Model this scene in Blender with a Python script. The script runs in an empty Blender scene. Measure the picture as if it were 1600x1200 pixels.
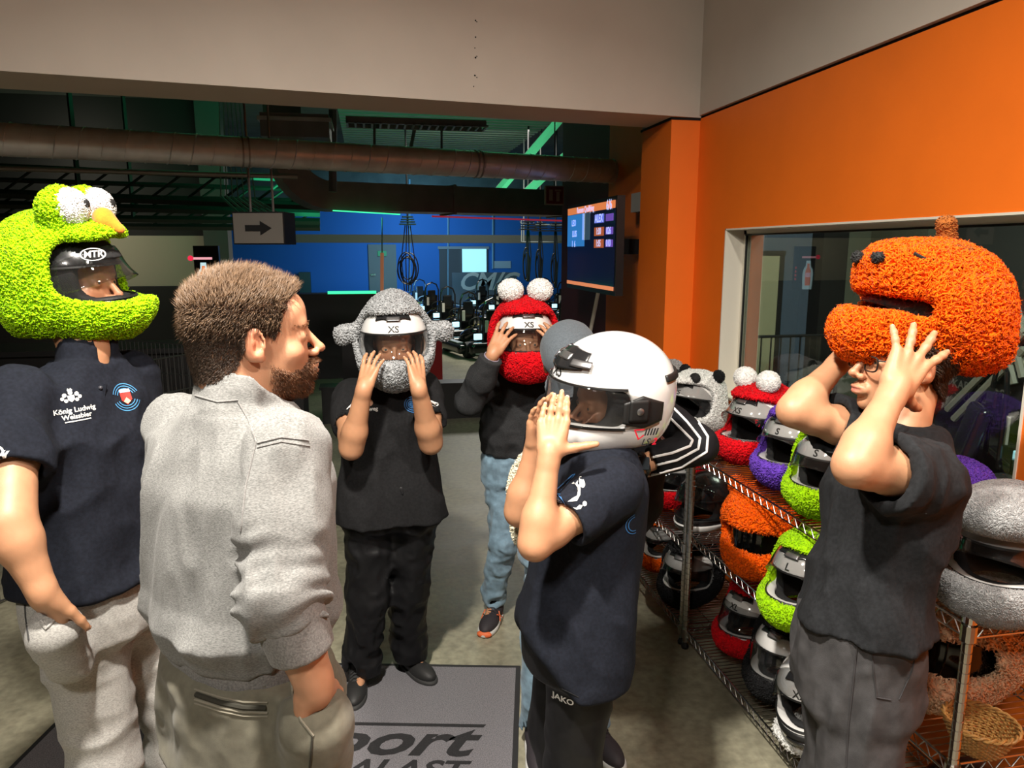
import bpy, bmesh, math, random
import numpy as np
from math import sin, cos, pi, radians, sqrt, tan
from mathutils import Vector, Matrix
from mathutils.bvhtree import BVHTree

S = bpy.context.scene
COL = S.collection
random.seed(4); RNG = np.random.default_rng(7)

# ---------------------------------------------------------------- camera
PITCH = radians(10.3); YAW = radians(11.0); CAMH = 1.78; FPX = 1155.0
cam = bpy.data.cameras.new('camera'); cam.sensor_width = 36.0; cam.sensor_fit = 'HORIZONTAL'
cam.lens = 36.0 * FPX / 1600.0; cam.clip_start = 0.05; cam.clip_end = 100
cam_ob = bpy.data.objects.new('camera', cam); COL.objects.link(cam_ob)
cam_ob.location = (0, 0, CAMH); cam_ob.rotation_euler = (pi / 2 - PITCH, 0, -YAW)
S.camera = cam_ob
S.view_settings.view_transform = 'Standard'; S.view_settings.look = 'None'
S.view_settings.gamma = 1.0; S.view_settings.use_curve_mapping = False
S.view_settings.exposure = 0.0
try:
    S.cycles.use_denoising = True
    S.cycles.max_bounces = 8; S.cycles.transparent_max_bounces = 24
    S.cycles.sample_clamp_indirect = 4.0
    S.cycles.caustics_reflective = False; S.cycles.caustics_refractive = False
except Exception: pass

# ---------------------------------------------------------------- world and lights
W = bpy.data.worlds.new('world'); S.world = W; W.use_nodes = True
W.node_tree.nodes['Background'].inputs[0].default_value = (0.5, 0.55, 0.6, 1)
W.node_tree.nodes['Background'].inputs[1].default_value = 0.02

def area(name, loc, target, size, power, col=(1, 1, 1), sizey=None, spread=None):
    l = bpy.data.lights.new(name, 'AREA'); l.energy = power; l.color = col; l.size = size
    if sizey: l.shape = 'RECTANGLE'; l.size_y = sizey
    if spread: l.spread = spread
    o = bpy.data.objects.new(name, l); COL.objects.link(o); o.location = loc
    o.rotation_euler = (Vector(target) - Vector(loc)).to_track_quat('-Z', 'Y').to_euler()
    return o
WARM = (1.0, 0.93, 0.83)
area('spot_key_light', (-0.28, 0.80, 3.35), (0.05, 1.9, 0.0), 0.14, 84, WARM, spread=radians(128))
area('spot_side_light', (1.05, 0.1, 3.35), (0.7, 1.9, 0.6), 0.14, 31, WARM, spread=radians(122))
area('spot_fill_light', (-0.9, -0.9, 3.35), (-0.2, 2.4, 0.8), 0.3, 46, WARM, spread=radians(150))
area('beige_wall_added_light', (-4.6, 12.4, 2.6), (-4.8, 14.1, 1.6), 0.6, 22, (1.0, 0.9, 0.7), 3.0)  # added lamp, only there to brighten the beige wall at the left
area('hall_green_light', (-1.0, 8.6, 3.2), (-0.6, 9.6, 4.4), 1.2, 75, (0.05, 1.0, 0.42), 5.0)
area('hall_green_light_right', (1.8, 8.2, 3.2), (2.4, 9.6, 4.4), 1.2, 60, (0.15, 1.0, 0.45), 3.0)
area('hall_blue_light', (1.4, 21.5, 3.9), (1.6, 24.1, 2.0), 0.5, 290, (0.25, 0.62, 1.0), 12.0)
area('hall_pit_light', (2.4, 14.0, 4.0), (2.4, 14.5, 0.0), 2.0, 230, (1.0, 0.95, 0.85))
area('side_room_light', (3.4, 3.6, 2.9), (3.7, 5.2, 0.0), 1.0, 170, (0.95, 1.0, 0.9))

# ---------------------------------------------------------------- pixel helper: a point of the place seen at a pixel
_f = np.array([sin(YAW) * cos(PITCH), cos(YAW) * cos(PITCH), -sin(PITCH)])
_r = np.array([cos(YAW), -sin(YAW), 0.0]); _u = np.cross(_r, _f)
def ray(x, y): return _f + _r * (x - 800) / FPX - _u * (y - 600) / FPX
def D(x, y, t): return np.array([0, 0, CAMH]) + ray(x, y) * t
def atz(x, y, z=0.0): d = ray(x, y); return np.array([0, 0, CAMH]) + d * (z - CAMH) / d[2]
def atX(x, y, X): d = ray(x, y); return np.array([0, 0, CAMH]) + d * X / d[0]
def atY(x, y, Y): d = ray(x, y); return np.array([0, 0, CAMH]) + d * Y / d[1]

# ---------------------------------------------------------------- materials
MATS = {}
def mat(name, color=(0.5, 0.5, 0.5), rough=0.6, metal=0.0, noise=0.0, nscale=30.0, bump=0.0, bscale=80.0, bdist=0.01,
        sss=0.0, emit=None, estr=0.0, coat=0.0, stretch=None, alpha=None, sheen=0.0, color2=None, spec=None, rvar=0.0):
    if name in MATS: return MATS[name]
    m = bpy.data.materials.new(name); m.use_nodes = True; nt = m.node_tree; N = nt.nodes; L = nt.links
    b = N['Principled BSDF']
    c4 = (*color, 1)
    b.inputs['Base Color'].default_value = c4; b.inputs['Roughness'].default_value = rough
    b.inputs['Metallic'].default_value = metal
    if spec is not None: b.inputs['Specular IOR Level'].default_value = spec
    if coat: b.inputs['Coat Weight'].default_value = coat; b.inputs['Coat Roughness'].default_value = 0.05
    if sheen: b.inputs['Sheen Weight'].default_value = sheen; b.inputs['Sheen Roughness'].default_value = 0.5
    if sss:
        b.inputs['Subsurface Weight'].default_value = sss
        b.inputs['Subsurface Radius'].default_value = (0.02, 0.008, 0.004); b.inputs['Subsurface Scale'].default_value = 0.5
    if emit: b.inputs['Emission Color'].default_value = (*emit, 1); b.inputs['Emission Strength'].default_value = estr
    tc = N.new('ShaderNodeTexCoord'); src = tc.outputs['Object']
    if stretch:
        mp = N.new('ShaderNodeMapping'); mp.inputs['Scale'].default_value = stretch; L.new(src, mp.inputs[0]); src = mp.outputs[0]
    if noise or color2:
        n = N.new('ShaderNodeTexNoise'); n.inputs['Scale'].default_value = nscale; n.inputs['Detail'].default_value = 6
        L.new(src, n.inputs['Vector'])
        mx = N.new('ShaderNodeMix'); mx.data_type = 'RGBA'
        if color2: A, B = c4, (*color2, 1)
        else: A = tuple(max(0, c * (1 - noise)) for c in color) + (1,); B = tuple(min(1, c * (1 + noise)) for c in color) + (1,)
        mx.inputs[6].default_value = A; mx.inputs[7].default_value = B
        cr = N.new('ShaderNodeMapRange'); cr.inputs[1].default_value = 0.35; cr.inputs[2].default_value = 0.65
        L.new(n.outputs[0], cr.inputs[0]); L.new(cr.outputs[0], mx.inputs[0]); L.new(mx.outputs[2], b.inputs['Base Color'])
        if rvar:
            mr = N.new('ShaderNodeMapRange'); mr.inputs[3].default_value = rough - rvar; mr.inputs[4].default_value = rough + rvar
            L.new(n.outputs[0], mr.inputs[0]); L.new(mr.outputs[0], b.inputs['Roughness'])
    if bump:
        n2 = N.new('ShaderNodeTexNoise'); n2.inputs['Scale'].default_value = bscale; n2.inputs['Detail'].default_value = 4
        L.new(src, n2.inputs['Vector'])
        bp = N.new('ShaderNodeBump'); bp.inputs['Strength'].default_value = bump; bp.inputs['Distance'].default_value = bdist
        L.new(n2.outputs[0], bp.inputs['Height']); L.new(bp.outputs[0], b.inputs['Normal'])
    MATS[name] = m; return m

def colmat(name, rough=0.5, **k):
    """material whose base colour is the mesh's own 'Col' attribute (skin: lips, brows, beard shadow)"""
    if name in MATS: return MATS[name]
    m = mat(name, rough=rough, **k); nt = m.node_tree
    a = nt.nodes.new('ShaderNodeVertexColor'); a.layer_name = 'Col'
    nt.links.new(a.outputs[0], nt.nodes['Principled BSDF'].inputs['Base Color']); return m

def glassmat(name, tint=(0.9, 0.9, 0.9), trans=0.9, rough=0.03, base=(0.02, 0.02, 0.02), ior=1.45):
    """thin clear sheet: transparent body with a fresnel gloss on top"""
    if name in MATS: return MATS[name]
    m = bpy.data.materials.new(name); m.use_nodes = True; nt = m.node_tree; N = nt.nodes; L = nt.links
    N.remove(N['Principled BSDF']); out = N['Material Output']
    tr = N.new('ShaderNodeBsdfTransparent'); tr.inputs[0].default_value = (*tint, 1)
    df = N.new('ShaderNodeBsdfDiffuse'); df.inputs[0].default_value = (*base, 1)
    gl = N.new('ShaderNodeBsdfGlossy'); gl.inputs['Roughness'].default_value = rough
    m1 = N.new('ShaderNodeMixShader'); m1.inputs[0].default_value = trans
    L.new(df.outputs[0], m1.inputs[1]); L.new(tr.outputs[0], m1.inputs[2])
    f0 = ((ior - 1) / (ior + 1)) ** 2; lw = N.new('ShaderNodeLayerWeight'); lw.inputs[0].default_value = 0.5
    pw = N.new('ShaderNodeMath'); pw.operation = 'POWER'; pw.inputs[1].default_value = 4.0; L.new(lw.outputs['Facing'], pw.inputs[0])
    fr = N.new('ShaderNodeMapRange'); fr.inputs[3].default_value = f0; fr.inputs[4].default_value = 1.0; L.new(pw.outputs[0], fr.inputs[0])
    m2 = N.new('ShaderNodeMixShader'); L.new(fr.outputs[0], m2.inputs[0]); L.new(m1.outputs[0], m2.inputs[1]); L.new(gl.outputs[0], m2.inputs[2])
    L.new(m2.outputs[0], out.inputs[0]); MATS[name] = m; return m

# ---------------------------------------------------------------- object helpers
def tag(o, label=None, cat=None, group=None, kind=None):
    if label: o['label'] = label
    if cat: o['category'] = cat
    if group: o['group'] = group
    if kind: o['kind'] = kind
    return o
def empty(name, loc=(0, 0, 0), rot=(0, 0, 0), parent=None):
    o = bpy.data.objects.new(name, None); COL.objects.link(o); o.location = loc; o.rotation_euler = rot
    o.empty_display_size = 0.1
    if parent: o.parent = parent
    return o
def mkmesh(name, V, F, m=None, parent=None, smooth=False, col=None, mw=None):
    me = bpy.data.meshes.new(name)
    V = np.asarray(V, dtype=np.float32)
    if isinstance(F, np.ndarray) and F.ndim == 2:
        k = F.shape[1]; nf = len(F)
        me.vertices.add(len(V)); me.vertices.foreach_set('co', V.ravel())
        me.loops.add(nf * k); me.loops.foreach_set('vertex_index', F.astype(np.int32).ravel())
        me.polygons.add(nf); me.polygons.foreach_set('loop_start', np.arange(0, nf * k, k, dtype=np.int32))
        try: me.polygons.foreach_set('loop_total', np.full(nf, k, dtype=np.int32))
        except Exception: pass
        me.update(calc_edges=True)
    else:
        me.from_pydata([tuple(v) for v in V], [], [tuple(f) for f in F]); me.update()
    if smooth: me.polygons.foreach_set('use_smooth', np.ones(len(me.polygons), dtype=bool))
    if m: me.materials.append(m)
    if col is not None:
        ca = me.color_attributes.new('Col', 'FLOAT_COLOR', 'POINT')
        c = np.ones((len(V), 4), dtype=np.float32); c[:, :3] = col; ca.data.foreach_set('color', c.ravel())
    o = bpy.data.objects.new(name, me); COL.objects.link(o)
    if parent: o.parent = parent
    if mw is not None: o.matrix_basis = mw
    return o
def mesh_data(o):
    me = o.data; n = len(me.vertices); V = np.empty(n * 3, dtype=np.float32); me.vertices.foreach_get('co', V)
    return V.reshape(-1, 3)

class MB:
    """gathers boxes, bars, tubes, discs and prisms; build() links them as one mesh"""
    def __init__(s): s.V = []; s.F = []; s.sm = False
    def add(s, V, F):
        n = len(s.V); s.V += [tuple(map(float, v)) for v in V]; s.F += [tuple(i + n for i in f) for f in F]; return s
    def box(s, c, h, R=None, bevel=0.0):
        c = np.array(c, float); h = np.array(h, float)
        if bevel:
            b = min(bevel, min(h) * 0.9); bm = bmesh.new(); bmesh.ops.create_cube(bm, size=2)
            for v in bm.verts: v.co = Vector((v.co.x * h[0], v.co.y * h[1], v.co.z * h[2]))
            bmesh.ops.bevel(bm, geom=bm.edges[:] + bm.verts[:], offset=b, segments=2, affect='EDGES', profile=0.5)
            V = np.array([v.co[:] for v in bm.verts]); bm.verts.index_update(); F = [[v.index for v in f.verts] for f in bm.faces]; bm.free()
        else:
            V = np.array([[x, y, z] for x in (-1, 1) for y in (-1, 1) for z in (-1, 1)], float) * h
            F = [(0, 1, 3, 2), (4, 6, 7, 5), (0, 4, 5, 1), (2, 3, 7, 6), (0, 2, 6, 4), (1, 5, 7, 3)]
        if R is not None: V = V @ np.array(R, float).T
        return s.add(V + c, F)
    def ab(s, a, b): a = np.array(a, float); b = np.array(b, float); return s.box((a + b) / 2, abs(b - a) / 2)
    def tube(s, pts, r, n=8, caps=True, flat=1.0):
        P = [np.array(p, float) for p in pts]; m = len(P)
        rr = r if hasattr(r, '__len__') else [r] * m
        T = []
        for i in range(m):
            t = P[min(i + 1, m - 1)] - P[max(i - 1, 0)]; T.append(t / (np.linalg.norm(t) + 1e-12))
        a = np.array([0, 0, 1.0]) if abs(T[0][2]) < 0.9 else np.array([1.0, 0, 0])
        u = np.cross(T[0], a); u /= np.linalg.norm(u)
        V = []; F = []
        for i in range(m):
            u = u - T[i] * (u @ T[i]); u /= np.linalg.norm(u) + 1e-12; w = np.cross(T[i], u)
            for k in range(n):
                q = 2 * pi * k / n; V.append(P[i] + rr[i] * (cos(q) * u + sin(q) * w * flat))
        for i in range(m - 1):
            for k in range(n):
                F.append((i * n + k, i * n + (k + 1) % n, (i + 1) * n + (k + 1) % n, (i + 1) * n + k))
        if caps: F.append(tuple(range(n - 1, -1, -1))); F.append(tuple((m - 1) * n + k for k in range(n)))
        return s.add(V, F)
    def lathe(s, prof, c=(0, 0, 0), n=24, R=None):
        V = []; F = []
        for (r, z) in prof:
            for k in range(n): q = 2 * pi * k / n; V.append((r * cos(q), r * sin(q), z))
        for i in range(len(prof) - 1):
            for k in range(n): F.append((i * n + k, i * n + (k + 1) % n, (i + 1) * n + (k + 1) % n, (i + 1) * n + k))
        V = np.array(V, float)
        if R is not None: V = V @ np.array(R, float).T
        return s.add(V + np.array(c, float), F)
    def prism(s, pts, thick, o, ux, uy, nz):
        """a polygon drawn in the plane (ux, uy) at o, given a thickness along nz"""
        o, ux, uy, nz = (np.array(q, float) for q in (o, ux, uy, nz)); n = len(pts)
        V = [o + ux * x + uy * y for x, y in pts] + [o + ux * x + uy * y + nz * thick for x, y in pts]
        F = [tuple(range(n - 1, -1, -1)), tuple(range(n, 2 * n))] + [(i, (i + 1) % n, n + (i + 1) % n, n + i) for i in range(n)]
        return s.add(V, F)
    def sphere(s, c, r, n=16, R=None):
        r = np.array(r if hasattr(r, '__len__') else (r, r, r), float)
        V = [(0, 0, 1)]; F = []; m = n // 2
        for i in range(1, m):
            for k in range(n): a = pi * i / m; q = 2 * pi * k / n; V.append((sin(a) * cos(q), sin(a) * sin(q), cos(a)))
        V.append((0, 0, -1)); last = len(V) - 1
        for k in range(n):
            F.append((0, 1 + k, 1 + (k + 1) % n)); F.append((last, 1 + (m - 2) * n + (k + 1) % n, 1 + (m - 2) * n + k))
        for i in range(m - 2):
            for k in range(n): F.append((1 + i * n + k, 1 + (i + 1) * n + k, 1 + (i + 1) * n + (k + 1) % n, 1 + i * n + (k + 1) % n))
        V = np.array(V) * r
        if R is not None: V = V @ np.array(R, float).T
        return s.add(V + np.array(c, float), F)
    def build(s, name, m=None, parent=None, smooth=False, mw=None):
        o = mkmesh(name, s.V, s.F, m, parent, smooth, mw=mw)
        if smooth:
            try: o.data.set_sharp_from_angle(angle=radians(40))
            except Exception: pass
        return o
def struct(o): o['kind'] = 'structure'; return o

# ---------------------------------------------------------------- noise (numpy)
_PERM = np.random.default_rng(3).random(4096)
def _h(i, j, k): return _PERM[(i * 73856093 ^ j * 19349663 ^ k * 83492791) & 4095]
def vnoise(p):
    p = np.asarray(p, float); i = np.floor(p).astype(np.int64); f = p - i; f = f * f * (3 - 2 * f); r = 0
    for a in (0, 1):
        for b in (0, 1):
            for c in (0, 1):
                w = (f[:, 0] if a else 1 - f[:, 0]) * (f[:, 1] if b else 1 - f[:, 1]) * (f[:, 2] if c else 1 - f[:, 2])
                r = r + w * _h(i[:, 0] + a, i[:, 1] + b, i[:, 2] + c)
    return r * 2 - 1
def ridge(p): return 1 - np.abs(vnoise(p)) * 2.2

# ---------------------------------------------------------------- signed-distance modelling
def N3(v): v = np.array(v, float); return v / (np.linalg.norm(v) + 1e-12)
def frame(fwd, up=(0, 0, 1)):
    """columns: right, forward, up"""
    f = N3(fwd); r = N3(np.cross(f, up)); u = np.cross(r, f); return np.stack([r, f, u], 1)
def euler(yaw=0, pitch=0, roll=0):
    """local +Y forward; yaw about z, pitch lifts the nose, roll leans right; degrees"""
    return np.array(Matrix.Rotation(radians(yaw), 3, 'Z') @ Matrix.Rotation(radians(pitch), 3, 'X') @ Matrix.Rotation(radians(roll), 3, 'Y'))
class Sdf:
    def __init__(s): s.P = []; s.D = []; s.M = []
    def _a(s, lo, hi, fn, k, op): s.P.append((np.array(lo) - 0.05 - k, np.array(hi) + 0.05 + k, fn, k, op)); return s
    def cone(s, a, b, ra, rb=None, k=0.02, op='u'):
        a = np.array(a, float); b = np.array(b, float); rb = ra if rb is None else rb; ba = b - a; L2 = ba @ ba + 1e-12; m = max(ra, rb)
        def fn(p):
            t = np.clip(((p - a) @ ba) / L2, 0, 1); return np.linalg.norm(p - a - t[:, None] * ba, axis=1) - (ra + (rb - ra) * t)
        return s._a(np.minimum(a, b) - m, np.maximum(a, b) + m, fn, k, op)
    def chain(s, pts, rs, k=0.02, op='u'):
        for i in range(len(pts) - 1): s.cone(pts[i], pts[i + 1], rs[i], rs[i + 1], k, op)
        return s
    def ell(s, c, r, R=None, k=0.02, op='u'):
        c = np.array(c, float); r = np.array(r if hasattr(r, '__len__') else (r, r, r), float); m = max(r)
        def fn(p):
            q = p - c
            if R is not None: q = q @ R
            k0 = np.linalg.norm(q / r, axis=1); k1 = np.linalg.norm(q / (r * r), axis=1) + 1e-9; return k0 * (k0 - 1) / k1
        return s._a(c - m, c + m, fn, k, op)
    def box(s, c, h, R=None, rad=0.01, k=0.01, op='u'):
        c = np.array(c, float); h = np.array(h, float) - rad; m = np.linalg.norm(h) + rad
        def fn(p):
            q = p - c
            if R is not None: q = q @ R
            q = np.abs(q) - h
            return np.linalg.norm(np.maximum(q, 0), axis=1) + np.minimum(q.max(1), 0) - rad
        return s._a(c - m, c + m, fn, k, op)
    def loft(s, rings, n=2.3, k=0.02, op='u', cap=0.0):
        """rings: (z, cx, cy, a, b, yaw): superellipse sections stacked in z; a half width along yaw, b half depth"""
        A = np.array(sorted(rings), float); z = A[:, 0]; m = max(A[:, 3].max(), A[:, 4].max())
        lo = np.array([A[:, 1].min() - m, A[:, 2].min() - m, z[0]]); hi = np.array([A[:, 1].max() + m, A[:, 2].max() + m, z[-1]])
        zz = np.linspace(z[0], z[-1], 80); wgt = np.hanning(9); wgt /= wgt.sum()
        T = []
        for j in range(1, 6):
            q = np.interp(zz, z, A[:, j]); q = np.convolve(np.pad(q, 4, mode='edge'), wgt, mode='valid'); T.append(q)
        def fn(p):
            v = [np.interp(p[:, 2], zz, t) for t in T]
            c_, s_ = np.cos(np.radians(v[4])), np.sin(np.radians(v[4])); dx = p[:, 0] - v[0]; dy = p[:, 1] - v[1]
            x = np.abs(dx * c_ + dy * s_) + 1e-6; y = np.abs(-dx * s_ + dy * c_) + 1e-6
            k0 = ((x / v[2]) ** n + (y / v[3]) ** n) ** (1 / n); rr = np.hypot(x, y)
            d = rr * (1 - 1 / np.maximum(k0, 1e-4)) * 0.9
            dz = np.maximum(z[0] - p[:, 2], p[:, 2] - z[-1]) + cap
            return np.where((d > 0) & (dz > 0), np.hypot(d, dz), np.maximum(d, dz)) - cap
        return s._a(lo - 0.02, hi + 0.02, fn, k, op)
    def half(s, pt, nrm, lo=None, hi=None, k=0.004):
        """remove everything on the +nrm side of the plane, inside the box lo-hi when given"""
        pt = np.array(pt, float); nrm = N3(nrm)
        s.P.append((None if lo is None else np.array(lo, float), None if hi is None else np.array(hi, float), lambda p: (p - pt) @ nrm, k, 'i')); return s
    def nest(s, t, k=0.02, op='u'):
        lo, hi = t.bounds(); s.P.append((lo, hi, t, k, op)); return s
    def limb(s, pts, rs, inner=None, ki=.03, k=.03, cutdir=None):
        """a tapering cloth tube cut square at its last point and hollowed there"""
        t = Sdf(); P = [np.array(p, float) for p in pts]; e = P[-1]; d = N3(e - P[-2]) if cutdir is None else N3(cutdir); t.chain(P[:-1] + [e + N3(e - P[-2]) * .03], rs, ki); t.half(e, d, *t.bounds(), k=.004)
        if inner: t.cone(e - d * .035, e + d * .06, inner, inner, .004, 's')
        return s.nest(t, k)
    def disp(s, fn): s.D.append(fn); return s
    def __call__(s, p):
        d = np.full(len(p), 0.6)
        for lo, hi, fn, k, op in s.P:
            if lo is None: ix = slice(None); q = p
            else:
                ix = np.flatnonzero(((p > lo) & (p < hi)).all(1))
                if not len(ix): continue
                q = p[ix]
            e = fn(q); dd = d[ix]
            if op == 'u': h = np.maximum(k - np.abs(dd - e), 0) / k; d[ix] = np.minimum(dd, e) - h * h * k * 0.25
            elif op == 's': e = -e; h = np.maximum(k - np.abs(dd - e), 0) / k; d[ix] = np.maximum(dd, e) + h * h * k * 0.25
            else: h = np.maximum(k - np.abs(dd - e), 0) / k; d[ix] = np.maximum(dd, e) + h * h * k * 0.25
        if s.D:
            ix = np.flatnonzero(np.abs(d) < 0.05)
            if len(ix):
                q = p[ix]
                for fn in s.D: d[ix] += fn(q)
        return d
    def bounds(s):
        lo = np.min([q[0] for q in s.P if q[4] == 'u'], 0); hi = np.max([q[1] for q in s.P if q[4] == 'u'], 0); return lo, hi
    def surf(s, h, lo=None, hi=None):
        if lo is None: lo, hi = s.bounds()
        lo = np.array(lo, float); hi = np.array(hi, float); B = 8
        nb = np.ceil((hi - lo) / (h * B)).astype(int) + 1; n = nb * B
        bc = np.stack(np.meshgrid(*[np.arange(q) for q in nb], indexing='ij'), -1).reshape(-1, 3)
        c = lo + (bc + 0.5) * B * h; dc = s(c); act = bc[np.abs(dc) < B * h * 1.25 + 0.012]
        G = np.full(tuple(n), 1.0, dtype=np.float32)
        neg = bc[(dc < 0)]
        for b in neg: G[b[0] * B:(b[0] + 1) * B, b[1] * B:(b[1] + 1) * B, b[2] * B:(b[2] + 1) * B] = -1.0
        off = np.stack(np.meshgrid(*[np.arange(B)] * 3, indexing='ij'), -1).reshape(-1, 3)
        for i in range(0, len(act), 600):
            ii = (act[i:i + 600, None, :] * B + off[None]).reshape(-1, 3)
            G[ii[:, 0], ii[:, 1], ii[:, 2]] = s(lo + ii * h)
        G[0] = G[-1] = 1; G[:, 0] = G[:, -1] = 1; G[:, :, 0] = G[:, :, -1] = 1
        Sg = G < 0; st = (n[1] * n[2], n[2], 1); Gf = G.ravel(); cells = []; pos = []; quads = []
        for a in range(3):
            sl1 = [slice(None)] * 3; sl2 = [slice(None)] * 3; sl1[a] = slice(0, -1); sl2[a] = slice(1, None)
            X = Sg[tuple(sl1)] != Sg[tuple(sl2)]; idx = np.argwhere(X)
            f0 = idx @ np.array(st); f1 = f0 + st[a]; g0 = Gf[f0]; g1 = Gf[f1]; t = g0 / (g0 - g1)
            P = idx.astype(float); P[:, a] += t; b, c_ = (a + 1) % 3, (a + 2) % 3
            q = [f0, f0 - st[b], f0 - st[b] - st[c_], f0 - st[c_]]
            Q = np.stack(q, 1); fl = g0 > 0; Q[fl] = Q[fl][:, ::-1]; quads.append(Q)
            for e in q: cells.append(e); pos.append(P)
        cells = np.concatenate(cells); pos = np.concatenate(pos)
        u, inv = np.unique(cells, return_inverse=True); inv = inv.ravel()
        cnt = np.bincount(inv); V = np.stack([np.bincount(inv, pos[:, k]) / cnt for k in range(3)], 1)
        F = np.searchsorted(u, np.concatenate(quads)); return lo + V * h, F
    def mesh(s, name, h, m=None, parent=None, colfn=None, mw=None, smooth=True, lo=None, hi=None, inv=None):
        V, F = s.surf(h, lo, hi)
        if inv is not None: V = (V - inv[0]) @ inv[1]
        return mkmesh(name, V, F, m, parent, smooth, None if colfn is None else colfn(V), mw)

def tufts(V, F, dens, length, width, lean=0.5, curl=0.3, rng=RNG, mask=None, droop=None, lift=0.0, sides=3):
    """short fur or hair locks grown on a quad mesh: arrays of tapered curved spikes"""
    a, b, c, d = (V[F[:, i]] for i in range(4)); nr = np.cross(c - a, d - b); ar = np.linalg.norm(nr, axis=1) * 0.5; nr = nr / (2 * ar[:, None] + 1e-12)
    if mask is not None: ar = ar * mask((a + b + c + d) / 4)
    tot = ar.sum(); n = int(tot * dens)
    if n < 1: return np.zeros((0, 3)), np.zeros((0, 3), int)
    ix = rng.choice(len(F), n, p=ar / tot); u = rng.random((n, 1)); w = rng.random((n, 1))
    P = (a[ix] * (1 - u) + b[ix] * u) * (1 - w) + (d[ix] * (1 - u) + c[ix] * u) * w; Nn = nr[ix]
    dr = rng.normal(size=(n, 3)); dr -= Nn * (dr * Nn).sum(1, keepdims=True); dr /= np.linalg.norm(dr, axis=1, keepdims=True) + 1e-9
    if droop is not None:
        g = droop(P) if callable(droop) else np.tile(np.array(droop, float), (n, 1)); g = g - Nn * (g * Nn).sum(1, keepdims=True); base = g + dr * curl
    else: base = dr * lean
    L = length * (0.6 + 0.8 * rng.random((n, 1)))
    t1 = Nn * 1.0 + base * 0.6; t1 /= np.linalg.norm(t1, axis=1, keepdims=True)
    t2 = Nn * (0.25 + lift) + base * 1.2 + 1e-6; t2 /= np.linalg.norm(t2, axis=1, keepdims=True)
    s1 = np.cross(Nn, base + 1e-5); s1 /= np.linalg.norm(s1, axis=1, keepdims=True) + 1e-9; s2 = np.cross(s1, t1)
    wd = width * (0.7 + 0.6 * rng.random((n, 1)))
    root = P - Nn * 0.002; mid = P + t1 * L * 0.5; tip = mid + t2 * L * 0.5
    K = sides; VV = []
    for k in range(K):
        q = 2 * pi * k / K; VV.append(root + (s1 * cos(q) + s2 * sin(q)) * wd)
    for k in range(K):
        q = 2 * pi * k / K; VV.append(mid + (s1 * cos(q) + s2 * sin(q)) * wd * 0.75)
    VV.append(tip); VV = np.stack(VV, 1); m = 2 * K + 1; base_i = (np.arange(n) * m)[:, None]; FF = []
    for k in range(K):
        k2 = (k + 1) % K; FF += [(k, k2, K + k2), (k, K + k2, K + k), (K + k, K + k2, 2 * K)]
    FF = np.concatenate([base_i + np.array(f)[None] for f in FF]); return VV.reshape(-1, 3), FF
def quad2tri(F): return np.concatenate([F[:, [0, 1, 2]], F[:, [0, 2, 3]]])
def joinVF(*vf):
    Vs = []; Fs = []; n = 0
    for V, F in vf:
        if len(V) == 0: continue
        Vs.append(V); Fs.append((quad2tri(F) if F.shape[1] == 4 else F) + n); n += len(V)
    return np.concatenate(Vs), np.concatenate(Fs)

# ---------------------------------------------------------------- writing laid on surfaces
def text_vf(txt, size, bold=False, shear=0.0, res=3, mirror=False):
    cu = bpy.data.curves.new('t', 'FONT'); cu.body = txt; cu.size = size; cu.align_x = 'CENTER'; cu.align_y = 'CENTER'; cu.resolution_u = res; cu.shear = shear
    if bold: cu.offset = size * 0.025
    ob = bpy.data.objects.new('t', cu); COL.objects.link(ob); dg = bpy.context.evaluated_depsgraph_get()
    me = bpy.data.meshes.new_from_object(ob.evaluated_get(dg)); bpy.data.objects.remove(ob)
    V = [v.co[:] for v in me.vertices]; F = [tuple(p.vertices) for p in me.polygons]; bpy.data.meshes.remove(me)
    if mirror: V = [(-v[0], v[1], v[2]) for v in V]
    return np.array(V), F
def poly_vf(polys):
    V = []; F = []
    for p in polys: n = len(V); V += [(x, y, 0) for x, y in p]; F.append(tuple(range(n, n + len(p))))
    return np.array(V, float), F
def disc(cx, cy, r, n=20, sx=1.0): return [(cx + r * sx * cos(2 * pi * i / n), cy + r * sin(2 * pi * i / n)) for i in range(n)]
def ringp(cx, cy, r, w, a0=0, a1=360, n=24, sx=1.0):
    out = []
    for i in range(n):
        t0 = radians(a0 + (a1 - a0) * i / n); t1 = radians(a0 + (a1 - a0) * (i + 1) / n)
        out.append([(cx + sx * r * cos(t0), cy + r * sin(t0)), (cx + sx * (r + w) * cos(t0), cy + (r + w) * sin(t0)), (cx + sx * (r + w) * cos(t1), cy + (r + w) * sin(t1)), (cx + sx * r * cos(t1), cy + r * sin(t1))])
    return out
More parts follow.
